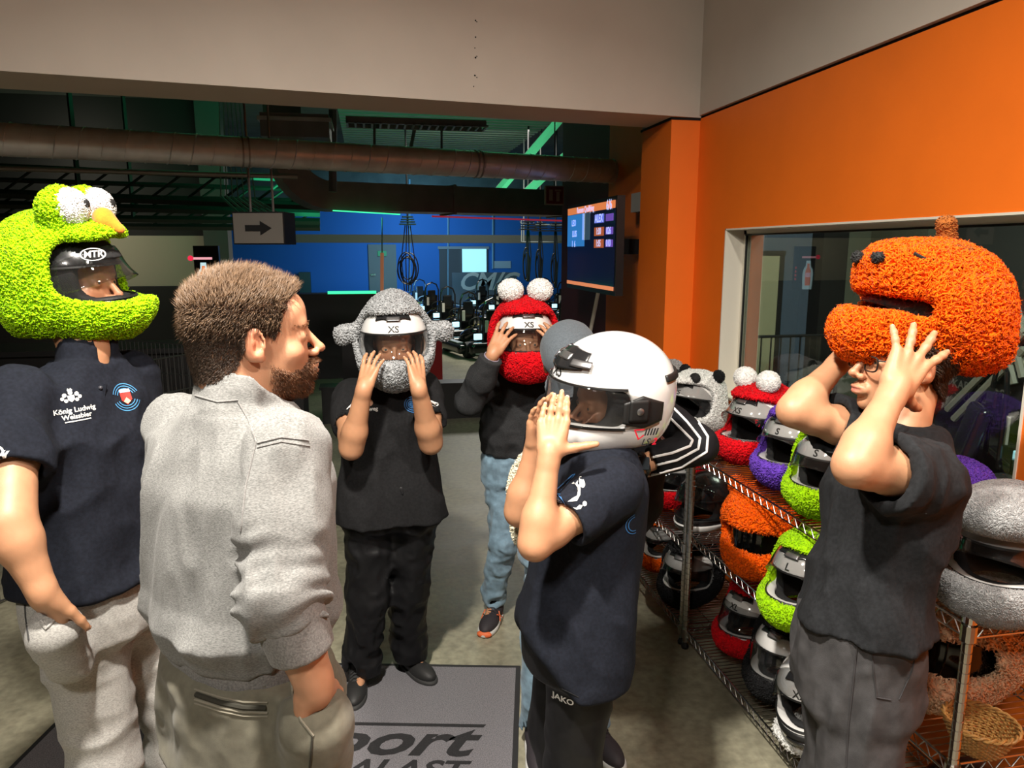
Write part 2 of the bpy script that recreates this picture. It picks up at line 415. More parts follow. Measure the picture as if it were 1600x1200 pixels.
def decal(name, vf, target, o, ux, uy, m, parent, off=0.0015, sub=0, local=False):
    """lay flat lettering drawn in (ux, uy) at o onto the surface of target (ray cast along ux x uy)"""
    V, F = vf; bm = bmesh.new(); vs = [bm.verts.new(v) for v in V]
    for f in F:
        try: bm.faces.new([vs[i] for i in f])
        except ValueError: pass
    bmesh.ops.triangulate(bm, faces=bm.faces[:])
    if sub:
        for _ in range(6):
            el = [e for e in bm.edges if e.calc_length() > sub]
            if not el: break
            bmesh.ops.subdivide_edges(bm, edges=el, cuts=1); bmesh.ops.triangulate(bm, faces=bm.faces[:])
    bm.verts.index_update(); V = np.array([v.co[:] for v in bm.verts]); F = [tuple(v.index for v in f.verts) for f in bm.faces]; bm.free()
    o, ux, uy = (np.array(q, float) for q in (o, ux, uy)); ux = N3(ux); uy = N3(uy - ux * (uy @ ux)); nz = np.cross(ux, uy)
    P = o + V[:, :1] * ux + V[:, 1:2] * uy
    me = target.data; Vt = mesh_data(target)
    if not local and target.matrix_basis != Matrix(): Vt = Vt @ np.array(target.matrix_basis.to_3x3()).T + np.array(target.matrix_basis.translation)
    key = id(me)
    if key not in _BVH: _BVH[key] = BVHTree.FromPolygons([tuple(map(float, v)) for v in Vt], [tuple(p.vertices) for p in me.polygons])
    bv = _BVH[key]; out = []; last = 0.0
    for p in P:
        h = bv.ray_cast(Vector(p + nz * 0.12), Vector(-nz), 0.3)
        if h[0] is not None: t = (np.array(h[0]) - p) @ nz; last = t
        else: t = last
        out.append(p + nz * (t + off))
    return mkmesh(name, out, F, m, parent)
_BVH = {}

# ================================================================ SETTING
m_floor = mat('concrete', (0.29, 0.272, 0.195), 0.42, noise=0.22, nscale=2.2, bump=0.12, bscale=60, bdist=0.004, rvar=0.1)
def add_speckle(m, sc=26.0, amt=0.25):
    nt = m.node_tree; b = nt.nodes['Principled BSDF']; src = b.inputs['Base Color'].links[0].from_socket
    n = nt.nodes.new('ShaderNodeTexNoise'); n.inputs['Scale'].default_value = sc; n.inputs['Detail'].default_value = 8
    tc = nt.nodes.new('ShaderNodeTexCoord'); nt.links.new(tc.outputs['Object'], n.inputs['Vector'])
    mr = nt.nodes.new('ShaderNodeMapRange'); mr.inputs[1].default_value = 0.3; mr.inputs[2].default_value = 0.7; mr.inputs[3].default_value = 1 - amt; mr.inputs[4].default_value = 1 + amt
    nt.links.new(n.outputs[0], mr.inputs[0]); mx = nt.nodes.new('ShaderNodeVectorMath'); mx.operation = 'SCALE'
    nt.links.new(src, mx.inputs[0]); nt.links.new(mr.outputs[0], mx.inputs['Scale']); nt.links.new(mx.outputs[0], b.inputs['Base Color'])
add_speckle(m_floor)
m_white = mat('white_plaster', (0.53, 0.47, 0.405), 0.8, noise=0.03, nscale=3, bump=0.06, bscale=25, bdist=0.004)
m_orange = mat('orange_paint', (0.86, 0.17, 0.008), 0.55, noise=0.03, nscale=4, bump=0.05, bscale=40, bdist=0.003)
m_maroon = mat('maroon_paint', (0.09, 0.008, 0.018), 0.6)
m_blue = mat('blue_paint', (0.01, 0.16, 0.55), 0.6)
m_dark = mat('dark_paint', (0.012, 0.012, 0.013), 0.7)
m_black = mat('black_plastic', (0.008, 0.008, 0.009), 0.35)
m_hall = mat('hall_ceiling_paint', (0.10, 0.12, 0.11), 0.8, noise=0.2, nscale=2)
m_beige = mat('beige_paint', (0.5, 0.46, 0.36), 0.8)
m_frame = mat('window_frame_white', (0.72, 0.68, 0.58), 0.5)
m_galv = mat('galvanised_steel', (0.50, 0.50, 0.49), 0.38, metal=0.35, noise=0.12, nscale=9, stretch=(1, 1, 1))
m_duct = mat('duct_steel', (0.22, 0.21, 0.20), 0.5, metal=0.6, noise=0.1, nscale=5)
m_chrome = mat('chrome', (0.75, 0.74, 0.72), 0.16, metal=1.0)
m_gap = mat('shadow_gap_black', (0.004, 0.004, 0.004), 0.9)

struct(MB().ab((-9, -4, -0.2), (12, 27, 0)).build('floor', m_floor))
WX = 1.86; WT = 0.22
WY0, WY1, WZ0, WZ1 = 1.775, 3.68, 1.0, 1.888
w = MB()
w.ab((WX, -4, 0), (WX + WT, WY0, 2.5)).ab((WX, WY1, 0), (WX + WT, 5.65, 2.5)).ab((WX, WY0, 0), (WX + WT, WY1, WZ0)).ab((WX, WY0, WZ1), (WX + WT, WY1, 2.5))
struct(w.build('wall_right', m_orange))
struct(MB().ab((WX, 4.5, 2.5), (WX + WT, 5.65, 3.1)).build('wall_right_top', m_orange))
struct(MB().ab((WX - 0.012, -4, 2.515), (WX + WT, 4.6, 4.1)).build('wall_right_upper', m_white))
struct(MB().ab((WX + 0.012, -4, 2.5), (WX + WT - 0.01, 4.5, 2.515)).build('trim_1', m_gap))
struct(MB().ab((WX, 5.65, 0), (WX + WT, 7.05, 3.1)).build('wall_right_maroon', m_maroon))
# pilaster and beam over the opening
struct(MB().ab((1.69, 4.05, 0), (WX, 4.5, 2.49)).build('wall_pilaster', m_orange))
struct(MB().ab((1.685, 4.045, 2.49), (WX, 4.52, 2.503)).build('trim_2', m_gap))
bm_ = MB(); A0 = np.array([WX, 4.04]); A1 = np.array([-4.2, 4.04 - 6.06 * 0.145]); off = np.array([-0.0, 0.40])
bm_.prism([A0, A1, A1 + off, A0 + off], 1.7, (0, 0, 2.503), (1, 0, 0), (0, 1, 0), (0, 0, 1))
beam = struct(bm_.build('wall_beam', m_white))
# little drill marks in the beam face
dn = N3([0.145, -1, 0])
for (px_, py_, r) in ((743, 32, .004), (745, 34, .003), (743, 58, .004), (742, 75, .003), (743, 90, .005), (745, 88, .003), (742, 118, .0045), (745, 121, .003), (740, 135, .003)):
    d = ray(px_, py_); n3 = np.array([dn[0], dn[1], 0]); t = ((np.array([WX, 4.04, CAMH]) - np.array([0, 0, CAMH])) @ n3) / (d @ n3); q = np.array([0, 0, CAMH]) + d * t
    MB().sphere(q, (r, 0.004, r), 8).build('drill_hole', m_gap, beam)
struct(MB().ab((-9, -4, 4.1), (WX + WT, 4.4, 4.2)).build('ceiling', m_white))
struct(MB().ab((-9, -4.2, 0), (WX + WT, -4, 4.1)).build('wall_back', m_white))
struct(MB().ab((-5.2, -4, 0), (-5.0, 3.6, 4.1)).build('wall_left', mat('left_wall_paint', (0.06, 0.06, 0.06), 0.8)))
# window reveal and frame
R_ = 0.10; f = MB()
f.ab((WX - 0.004, WY0 - 0.0, WZ1 - 0.008), (WX + R_ + .03, WY1, WZ1)).ab((WX - 0.004, WY1 - 0.008, WZ0), (WX + R_ + .03, WY1, WZ1))
f.ab((WX - 0.01, WY0, WZ0), (WX + R_ + .03, WY1, WZ0 + 0.012)).ab((WX - 0.004, WY0, WZ0), (WX + R_ + .03, WY0 + 0.008, WZ1))
win = struct(f.build('window_1', m_frame))
g = MB(); gx = WX + R_
for a, b in (((gx, WY0, WZ0), (gx + .03, WY1, WZ0 + .035)), ((gx, WY0, WZ1 - .03), (gx + .03, WY1, WZ1)), ((gx, WY0, WZ0), (gx + .03, WY0 + .03, WZ1)), ((gx, WY1 - .035, WZ0), (gx + .03, WY1, WZ1))): g.ab(a, b)
g.build('window_frame', m_frame, win)
g = MB()
for a, b in (((gx - .004, WY0 + .01, WZ0 + .03), (gx + .004, WY1 - .03, WZ0 + .04)), ((gx - .004, WY0, WZ1 - .036), (gx + .004, WY1 - .03, WZ1 - .028)), ((gx - .004, WY1 - .046, WZ0 + .03), (gx + .004, WY1 - .036, WZ1 - .03))): g.ab(a, b)
g.build('window_gasket', m_black, win)
MB().ab((gx + .008, WY0 + .02, WZ0 + .03), (gx + .014, WY1 - .03, WZ1 - .03)).build('pane', glassmat('window_glass', (0.62, 0.66, 0.62), 0.97, 0.0, (0.05, 0.06, 0.05), 1.9), win)
# room behind the window
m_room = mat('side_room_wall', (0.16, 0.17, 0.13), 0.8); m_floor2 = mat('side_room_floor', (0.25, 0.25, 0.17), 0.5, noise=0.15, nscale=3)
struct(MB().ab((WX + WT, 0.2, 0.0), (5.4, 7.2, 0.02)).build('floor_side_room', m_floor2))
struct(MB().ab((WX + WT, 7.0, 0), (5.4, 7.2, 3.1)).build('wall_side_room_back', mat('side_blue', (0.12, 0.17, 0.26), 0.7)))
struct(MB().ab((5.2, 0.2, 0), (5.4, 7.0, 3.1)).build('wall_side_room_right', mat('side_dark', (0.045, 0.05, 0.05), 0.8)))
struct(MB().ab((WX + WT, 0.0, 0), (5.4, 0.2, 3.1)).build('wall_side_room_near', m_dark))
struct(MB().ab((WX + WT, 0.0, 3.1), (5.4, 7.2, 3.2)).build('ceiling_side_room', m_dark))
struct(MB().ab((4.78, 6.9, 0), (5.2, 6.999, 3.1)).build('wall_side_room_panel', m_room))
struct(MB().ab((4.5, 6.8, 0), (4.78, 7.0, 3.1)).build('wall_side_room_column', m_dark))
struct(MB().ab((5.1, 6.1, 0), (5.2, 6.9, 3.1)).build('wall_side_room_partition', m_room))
d3 = struct(MB().ab((3.42, 6.95, 0), (4.12, 6.999, 1.72)).build('door_1', mat('cream_door', (0.55, 0.55, 0.36), 0.6)))
MB().ab((3.765, 6.94, 0), (3.775, 6.951, 1.72)).build('door_seam', m_gap, d3)
MB().ab((3.80, 6.92, 0.82), (3.88, 6.95, 0.835)).build('door_handle', m_chrome, d3)
MB().ab((3.60, 6.94, 1.30), (3.68, 6.951, 1.36)).build('door_sign', m_frame, d3)
MB().ab((3.36, 6.94, 1.72), (4.18, 6.99, 1.77)).ab((4.12, 6.94, 0), (4.17, 6.99, 1.72)).build('door_frame', m_dark, d3)
# stair ladder of white bars seen through the pane
lad = MB(); m_bar = mat('pale_bars', (0.42, 0.43, 0.38), 0.6)
P0 = atX(1590, 500, 5.05)
for q in (((1480, 640), (1600, 520)), ((1490, 655), (1600, 545)), ((1545, 440), (1585, 600)), ((1562, 445), (1598, 590)), ((1530, 440), (1575, 438)), ((1575, 438), (1600, 520))):
    lad.tube([atX(*q[0], 5.05), atX(*q[1], 5.05)], 0.03, 6)
tag(lad.build('stair_frame', m_bar), 'pale tubular stair frame in the dark room behind the glass', 'stair frame')
bn = MB().ab((5.13, 3.9, 0.30), (5.16, 6.05, 1.02)).build('banner', m_dark)
tag(bn, 'dark printed banner with faint lettering in the room behind the glass', 'banner')
for (y_, z_) in ((5.35, .86), (5.35, .55), (4.45, .86), (4.45, .55)):
    decal('lettering', text_vf('KART PALAST\nFUNPARK', 0.10, True), bn, (5.13, y_, z_), (0, -1, 0), (0, 0, 1), mat('dim_lettering', (0.2, 0.2, 0.2), 0.7), bn)
tag(MB().box((5.10, 4.92, 0.92), (0.01, 0.12, 0.05), bevel=0.005).build('wall_switch_box', m_frame), 'small cream box on the dark wall behind the glass', 'box')
# railing and parked kart glimpsed through the pane
rl = MB()
for k in range(14): rl.tube([(3.1 + k * .1, 6.3, 0.0), (3.1 + k * .1, 6.3, 0.98)], 0.008, 5)
rl.tube([(3.0, 6.3, 0.98), (4.5, 6.3, 0.98)], 0.015, 6)
tag(rl.build('railing', m_dark), 'dark railing in front of the cream door behind the glass', 'railing')

# ---------------------------------------------------------------- kart hall
struct(MB().ab((-9, 4.4, 4.3), (12, 24.2, 4.4)).build('ceiling_hall', m_hall))
struct(MB().ab((-5.0, 24, 0), (12, 24.2, 2.98)).build('wall_far', m_blue))
struct(MB().ab((-5.0, 24, 2.98), (12, 24.2, 4.3)).build('wall_far_top', m_hall))
struct(MB().ab((-9, 14.1, 1.15), (-2.75, 14.2, 2.02)).build('wall_beige', m_beige))
struct(MB().ab((-9, 14.1, 2.02), (-2.75, 14.2, 4.3)).build('wall_beige_top', m_dark))
struct(MB().ab((-9, 24, 0), (-5.0, 24.2, 4.3)).build('wall_far_beige', m_beige))
struct(MB().ab((-9, 13.9, 0), (-2.3, 14.0, 1.15)).build('wall_far_lower', m_dark))
struct(MB().ab((-2.75, 13.8, 0), (-2.35, 14.2, 4.3)).build('wall_far_column', mat('grey_column', (0.12, 0.12, 0.12), 0.7)))
struct(MB().ab((-9.2, -4, 0), (-9, 24.2, 4.3)).build('wall_hall_left', m_dark))
struct(MB().ab((12, 7, 0), (12.2, 24.2, 4.3)).build('wall_hall_right', m_blue))
struct(MB().ab((WX + WT, 7.2, 0), (12, 7.4, 4.3)).build('wall_hall_near_right', m_dark))
tr = MB()
for a, b in (((700, 300), (700, 470)), ((640, 280), (640, 470)), ((770, 330), (770, 420))): tr.tube([atY(*a, 23.95), atY(*b, 23.95)], 0.03, 6)
struct(tr.build('trim_3', mat('blue_trim', (0.25, 0.45, 0.6), 0.6)))
def wallpanel(name, x0, y0, x1, y1, Y, m, th=0.05, parent=None):
    a = atY(x0, y0, Y); b = atY(x1, y1, Y); return MB().ab((a[0], Y - th, b[2]), (b[0], Y, a[2])).build(name, m, parent)
d1 = struct(wallpanel('door_2', 575, 382, 621, 470, 23.98, mat('grey_door', (0.20, 0.21, 0.19), 0.6)))
wallpanel('exit_sign', 590, 392, 604, 400, 23.90, mat('exit_green', (0.02, 0.2, 0.1), 0.5, emit=(0.1, 0.8, 0.3), estr=0.15), 0.02, d1)
wallpanel('door_handle', 579, 428, 587, 431, 23.90, m_chrome, 0.02, d1)
es = wallpanel('exit_lamp', 580, 370, 596, 377, 23.95, mat('exit_lamp_glow', (0.3, 0.4, 0.2), 0.5, emit=(0.5, 0.9, 0.4), estr=0.5), 0.04)
tag(es, 'small green lit exit lamp above the grey door at the far wall', 'exit sign')
d2 = struct(wallpanel('door_3', 686, 388, 762, 470, 23.98, mat('dark_grey_door', (0.075, 0.075, 0.08), 0.6)))
wallpanel('window_pane', 722, 389, 760, 425, 23.9, mat('lit_window', (0.5, 0.7, 0.8), 0.4, emit=(0.35, 0.8, 1.0), estr=0.95), 0.02, d2)
wallpanel('door_frame', 684, 385, 764, 389, 23.92, mat('door_frame_grey', (0.3, 0.32, 0.33), 0.6), 0.02, d2)
nt_ = wallpanel('notice_sheet', 770, 408, 798, 419, 23.98, mat('paper', (0.45, 0.55, 0.6), 0.8), 0.01); tag(nt_, 'white notice sheets pinned on the blue wall right of the lit door window', 'notice')
pn = wallpanel('logo_panel', 706, 426, 807, 483, 22.5, mat('grey_panel', (0.10, 0.105, 0.115), 0.5), 0.06)
tag(pn, 'grey panel with pale block lettering in front of the far blue wall', 'sign panel')
c_ = atY(762, 441, 22.4)
decal('lettering', text_vf('CM/C', 0.72, True, 0.3), pn, (c_[0], 22.44, c_[2]), (1.35, 0, 0), (0, 0, 1), mat('pale_lettering', (0.62, 0.5, 0.42), 0.6), pn)
lw = wallpanel('low_cabinet', 468, 425, 488, 480, 23.9, mat('teal_cabinet', (0.04, 0.09, 0.08), 0.6), 0.3); tag(lw, 'small dark teal cabinet against the blue wall', 'cabinet')
# horizontal hall girders and ducts (pixel-measured at their own depths)
def beamx(name, x0, y0, x1, y1, z, h, dep, m, lab, cat):
    a = atz(x0, y0, z); b = atz(x1, y1, z); o = MB(); u = N3(b - a); n = np.array([-u[1], u[0], 0])
    if n[1] < 0: n = -n
    o.prism([(0, 0), (np.linalg.norm(b - a), 0), (np.linalg.norm(b - a), h), (0, h)], dep, a, u, (0, 0, 1), n)
    return tag(o.build(name, m), lab, cat)
beamx('ceiling_girder', -40, 351, 885, 386, 1.97, 0.14, 0.15, mat('girder_grey', (0.09, 0.10, 0.10), 0.5), 'long dark grey girder crossing the hall in front of the blue wall', 'girder') if False else None
a = atY(440, 366, 19.0); b = atY(950, 380, 19.0)
gd = MB().ab((a[0], 19.0, b[2]), (b[0], 19.3, a[2])).build('ceiling_girder', mat('girder_grey', (0.12, 0.13, 0.13), 0.5)); tag(gd, 'grey horizontal girder crossing in front of the far blue wall', 'girder')
# round spiral duct
def line3(x0, y0, x1, y1, z): return atz(x0, y0, z), atz(x1, y1, z)
p0, p1 = line3(-30, 216, 962, 268, 2.36); p1 = p0 + (p1 - p0) * (1.84 - p0[0]) / (p1[0] - p0[0]); dlen = np.linalg.norm(p1 - p0); du = (p1 - p0) / dlen
nseg = int(dlen / 0.012); pts = [p0 + du * dlen * i / nseg for i in range(nseg + 1)]
rad = [0.088] * (nseg + 1)
so = MB().tube([p0, p1], 0.088, 28).build('spiral_duct', m_galv, smooth=True); tag(so, 'round spiral-seamed steel air duct running under the hall ceiling', 'duct')
sp = MB(); e1 = N3(np.cross(du, (0, 0, 1))); e2 = np.cross(e1, du); seam = []
for i in range(int(dlen / 0.115 * 24)):
    t = i / 24; seam.append(p0 + du * 0.115 * t + (cos(2 * pi * t) * e1 + sin(2 * pi * t) * e2) * 0.0885)
sp.tube(seam, 0.0035, 4); sp.build('duct_seam', m_galv, so)
for t in (0.33, 0.715):
    for dd in (0, .035):
        c = p0 + du * (dlen * t + dd); MB().tube([c, c + du * 0.010], 0.094, 24).build('duct_clamp', m_duct, so)
p0, p1 = line3(-30, 262, 465, 276, 2.42)
tag(MB().tube([p0, p1], 0.022, 12).build('thin_pipe', mat('thin_pipe_steel', (0.4, 0.36, 0.33), 0.45, metal=0.5), smooth=True), 'thin straight pipe running below the round duct', 'pipe')
# rectangular duct with its elbow
dx = MB(); p0 = atY(520, 283, 7.6); p1 = atY(990, 305, 8.4)
u_ = N3((p1 - p0) * np.array([1, 1, 0])); n_ = np.array([-u_[1], u_[0], 0]); L_ = np.linalg.norm((p1 - p0)[:2])
zt = p0[2]; zb = zt - 0.27
dx.prism([(0, zt), (0, zb), (L_, zb - .01), (L_, zt - .01)], 0.45, (p0[0], p0[1], 0), u_, (0, 0, 1), n_)
rd = dx.build('rectangular_duct', m_duct); tag(rd, 'large rectangular dark steel duct hanging below the hall ceiling', 'duct')
el = MB(); N_ = 8; cx, cz = 0.0, zt + 0.28
for i in range(N_):
    a0 = radians(180 + 90 * i / N_ + 0); a1 = radians(180 + 90 * (i + 1) / N_)
    q = [(cx + .28 * cos(a0), cz + .28 * sin(a0)), (cx + .55 * cos(a0), cz + .55 * sin(a0)), (cx + .55 * cos(a1), cz + .55 * sin(a1)), (cx + .28 * cos(a1), cz + .28 * sin(a1))]
    el.prism(q, 0.45, (p0[0], p0[1], 0), u_, (0, 0, 1), n_)
el.build('duct_elbow', m_duct, rd)
MB().prism([(-.56, cz), (-.56, 4.3), (-.27, 4.3), (-.27, cz)], 0.45, (p0[0], p0[1], 0), u_, (0, 0, 1), n_).build('duct_riser', m_duct, rd)
for t in (0.36, 0.74):
    MB().prism([(L_ * t, zt + .012), (L_ * t, zb - .02), (L_ * t + .03, zb - .02), (L_ * t + .03, zt + .012)], 0.47, (p0[0], p0[1] - .01, 0), u_, (0, 0, 1), n_).build('duct_flange', m_duct, rd)
# box duct high above the round pipe
q0 = atY(405, 175, 6.6); q1 = atY(515, 215, 6.6)
hb = MB().ab((q0[0], 6.6, q1[2]), (q1[0], 7.4, q0[2])).build('duct_box', m_duct); tag(hb, 'boxy steel duct section above the round duct', 'duct')
MB().ab((q0[0] - .02, 6.58, q0[2] - .06), (q1[0] + .02, 7.42, q0[2] - .03)).build('duct_flange', m_galv, hb)
# ribbed deck panels, joists, cable trays under the ceiling
rb = MB(); 
for i in range(40):
    y_ = 7.6 + i * 0.3; rb.ab((-0.4, y_, 4.18), (3.6, y_ + .12, 4.30))
rb = struct(rb.build('ceiling_ribs', mat('ribbed_deck', (0.28, 0.33, 0.3), 0.6)))
for i, (x0, y0, x1, y1, Y, r) in enumerate(((520, 172, 520, 300, 7.2, .04), (585, 190, 585, 250, 7.6, .015), (690, 200, 690, 265, 7.5, .012), (648, 200, 636, 260, 7.8, .02))):
    tag(MB().tube([atY(x0, y0, Y), atY(x1, y1, Y)], r, 6).build('ceiling_rod', m_duct), ('thick dark rod beside the boxy duct under the hall ceiling', 'thin dark rod crossing the cable tray', 'thin dark rod near the right end of the cable tray', 'thin slanted rod between the cable tray and the rectangular duct')[i], 'rod', 'rods hanging from the hall ceiling')
a = atY(540, 186, 7.4); b = atY(760, 192, 7.4)
ct = MB(); ct.ab((a[0], 7.4, a[2] - .03), (b[0], 7.43, a[2] + .03)); ct.ab((a[0], 7.7, a[2] - .03), (b[0], 7.73, a[2] + .03))
for i in range(18): x_ = a[0] + (b[0] - a[0]) * i / 17; ct.ab((x_, 7.4, a[2] - .03), (x_ + .02, 7.72, a[2] - .015))
tag(ct.build('cable_tray', m_duct), 'dark cable tray under the green-lit hall ceiling', 'cable tray')
pb = MB()
for q in (((880, 180), (760, 320)), ((930, 200), (800, 322))):
    u2 = atY(*q[0], 9.4); v2 = atY(*q[1], 9.4); pb.tube([u2 + (u2 - v2) * (4.3 - u2[2]) / (u2[2] - v2[2]), v2], 0.06, 6)
tag(pb.build('diagonal_brace', mat('brace_grey', (0.2, 0.22, 0.2), 0.6)), 'pair of pale diagonal braces under the hall ceiling', 'brace')
# dark roof trusses left
tq = MB()
for k, (y0, y1, Y) in enumerate(((300, 322, 9.5), (318, 333, 10.5), (338, 346, 11.5), (352, 356, 12.5))):
    a = atY(-60, y0, Y); b = atY(500, y1, Y); tq.tube([a, b], 0.05, 4)
    for i in range(10):
        c = a + (b - a) * (i / 10); d = a + (b - a) * ((i + 1) / 10); tq.tube([c, d + np.array([0, 0, .3])], 0.015, 4); 
    tq.tube([a + np.array([0, 0, .3]), b + np.array([0, 0, .3])], 0.03, 4)

for x_ in (-6.5, -3.2): tq.tube([(x_, 9.5, 2.3), (x_, 9.5, 4.3)], .03, 4).tube([(x_, 11.5, 2.2), (x_, 11.5, 4.3)], .03, 4)
tag(tq.build('roof_truss', mat('truss_grey', (0.08, 0.08, 0.08), 0.4, metal=0.6)), 'row of dark steel roof trusses over the left of the hall', 'truss')
fn_ = MB()
for k in range(7):
    fn_.tube([atY(340 + k * 3, -10, 8.3), atY(345 + k * 9, 306 + k * 1, 8.2)], .006, 4)
    fn_.tube([atY(345 + k * 9, 306 + k * 1, 8.2), atY(372 + k * 11, 332 + k * .5, 7.6)], 0.012, 5)
tag(fn_.build('pleated_hose', mat('hose_grey', (0.3, 0.3, 0.3), 0.6)), 'fan of pale ribs of a collapsed hose above the arrow sign', 'hose')

# arrow sign box
asg = empty('arrow_sign', (0, 0, 0)); tag(asg, 'grey box sign with a black arrow pointing right, hanging under the ceiling', 'sign')
Y_ = 5.0; pc = [atY(362, 331, Y_), atY(440, 328, Y_ - .0), atY(451, 384, Y_), atY(368, 382, Y_)]
tlx, trx, zt, zb = pc[0][0], pc[1][0] + .02, pc[0][2], pc[3][2]
yaw = radians(14); ux = np.array([cos(yaw), -sin(yaw), 0]); ny = np.array([sin(yaw), cos(yaw), 0]); wd_ = (trx - tlx) / cos(yaw)
face = MB().prism([(0, zb), (wd_, zb), (wd_, zt), (0, zt)], 0.20, (tlx, Y_, 0), ux, (0, 0, 1), ny).build('sign_box', m_black, asg)
MB().prism([(0.008, zb + .008), (wd_ - .008, zb + .008), (wd_ - .008, zt - .008), (0.008, zt - .008)], -0.006, (tlx, Y_, 0), ux, (0, 0, 1), ny).build('sign_face', mat('sign_grey', (0.17, 0.155, 0.135), 0.6), asg)
hx = wd_ / 2; hz = (zt + zb) / 2; s_ = wd_ / 2
ar = [(-.5, -.12), (.08, -.12), (.08, -.28), (.52, 0), (.08, .28), (.08, .12), (-.5, .12)]
MB().prism([(hx + x * s_, hz + y * s_ * 0.95) for x, y in ar], -0.004, np.array([tlx, Y_, 0]) - ny * .007, ux, (0, 0, 1), ny).build('arrow', m_gap, asg)
MB().tube([(tlx + .1, Y_ + .1, zt), (tlx + .1, Y_ + .1, 4.3)], 0.008, 6).tube([(trx - .08, Y_ + .08, zt), (trx - .08, Y_ + .08, 4.3)], 0.008, 6).build('hanger', m_duct, asg)

# TV
tv = empty('wall_screen', (0, 0, 0)); tag(tv, 'flat screen with race timing table mounted beside the orange pilaster', 'screen')
xA = 1.485; y0, y1, z0, z1 = 4.34, 5.46, 1.50, 2.10
MB().ab((xA, y0, z0), (xA + .05, y1, z1)).build('bezel', m_black, tv)
scr = MB().ab((xA - .003, y0 + .025, z0 + .03), (xA, y1 - .02, z1 - .025)).build('display', mat('screen_dark', (0.004, 0.006, 0.02), 0.15, emit=(0.01, 0.02, 0.10), estr=0.12), tv)
def scrq(u0, v0, u1, v1, col, st, nm='screen_graphic'):
    Wd = y1 - y0 - .045; Hd = z1 - z0 - .055
    return MB().ab((xA - .006, y1 - .02 - u1 * Wd, z1 - .025 - v1 * Hd), (xA - .003, y1 - .02 - u0 * Wd, z1 - .025 - v0 * Hd)).build(nm, mat('scr_%d_%d_%d' % tuple(int(c * 99) for c in col), col, 0.4, emit=col, estr=st), tv)
scrq(0.0, 0.09, 0.40, 0.50, (0.03, 0.22, 0.62), 0.7, 'video_picture'); scrq(0.40, 0.09, 0.52, 0.42, (0.05, 0.10, 0.15), 0.5, 'video_picture'); 
scrq(0.36, 0.09, 0.42, 0.42, (0.5, 0.55, 0.6), 0.6, 'post_in_picture')
scrq(0.0, 0.0, 1.0, 0.085, (0.85, 0.25, 0.08), 0.7, 'title_bar'); scrq(0.0, 0.955, 1.0, 1.0, (0.85, 0.28, 0.12), 0.7, 'footer_bar')
for v in (0.13, 0.28, 0.42):
    scrq(0.62, v, 0.80, v + .10, (0.15, 0.2, 0.8) if v < .2 else (0.5, 0.12, 0.04), 0.6, 'table_cell'); scrq(0.84, v + .01, 0.97, v + .09, (0.2, 0.1, 0.6), 0.5, 'table_cell')
m_st = mat('screen_text', (0.6, 0.7, 1.0), 0.5, emit=(0.5, 0.6, 1.0), estr=0.9)
def scrt(txt, u, v, sz):
    Wd = y1 - y0 - .045; Hd = z1 - z0 - .055; V, F = text_vf(txt, sz, True); o = np.array([xA - .0075, y1 - .02 - u * Wd, z1 - .025 - v * Hd])
    mkmesh('screen_text', o + V[:, :1] * np.array([0, -1, 0]) + V[:, 1:2] * np.array([0, 0, 1]), F, m_st, tv)
scrt('Rennen Qualifying', .42, .045, .055); scrt('6/6', .9, .045, .085); scrt('ALEX', .71, .18, .07); scrt('LEO', .16, .20, .06); scrt('LUIS', .18, .34, .06); scrt('1  6', .16, .47, .06)
scrt('1:00', .71, .33, .06); scrt('1:05', .71, .47, .06); scrt('026', .9, .33, .06); scrt('010', .9, .47, .06)
MB().ab((xA + .05, 4.8, 1.75), (WX, 4.9, 1.85)).build('wall_bracket', m_black, tv)
tag(MB().tube([atX(938, 440, 1.80), atX(902, 620, 1.80)], 0.016, 8).build('pale_pole', m_frame), 'pale leaning pole standing below the timing screen', 'pole')
jb = MB().ab((1.72, 4.52, 2.02), (WX, 4.75, 2.14)).build('junction_box', mat('box_grey', (0.4, 0.38, 0.35), 0.6)); tag(jb, 'grey junction box on the wall behind the pilaster', 'box')
cd = MB().tube([(1.80, 4.62, 2.14), (1.80, 4.62, 2.36), (1.80, 4.75, 2.45), (1.80, 4.80, 3.0)], 0.014, 8).build('conduit', mat('box_grey')); tag(cd, 'grey conduit pipe rising from the junction box', 'conduit')
fs = empty('fire_hose_sign', (0, 0, 0)); tag(fs, 'small dark red fire equipment sign hanging left of the screen', 'sign')
a = atY(852, 290, 6.9); b = atY(881, 320, 6.9)
MB().ab((a[0], 6.9, b[2]), (b[0], 6.94, a[2])).build('sign_plate', mat('sign_cream', (0.4, 0.3, 0.25), 0.6), fs)
MB().ab((a[0] + .01, 6.893, b[2] + .01), (b[0] - .01, 6.9, a[2] - .01)).build('sign_face', mat('sign_red', (0.16, 0.01, 0.01), 0.6), fs)
sg = MB(); cxs = (a[0] + b[0]) / 2; czs = (a[2] + b[2]) / 2
sg.ab((cxs - .055, 6.888, czs - .05), (cxs - .02, 6.893, czs + .05)).ab((cxs + .015, 6.888, czs - .055), (cxs + .045, 6.893, czs + .03)).ab((cxs + .0, 6.888, czs + .035), (cxs + .06, 6.893, czs + .05))
sg.build('pictogram', mat('sign_cream'), fs)
MB().tube([(cxs, 6.92, a[2]), (cxs, 6.92, 4.3)], 0.006, 6).build('hanger', m_duct, fs)

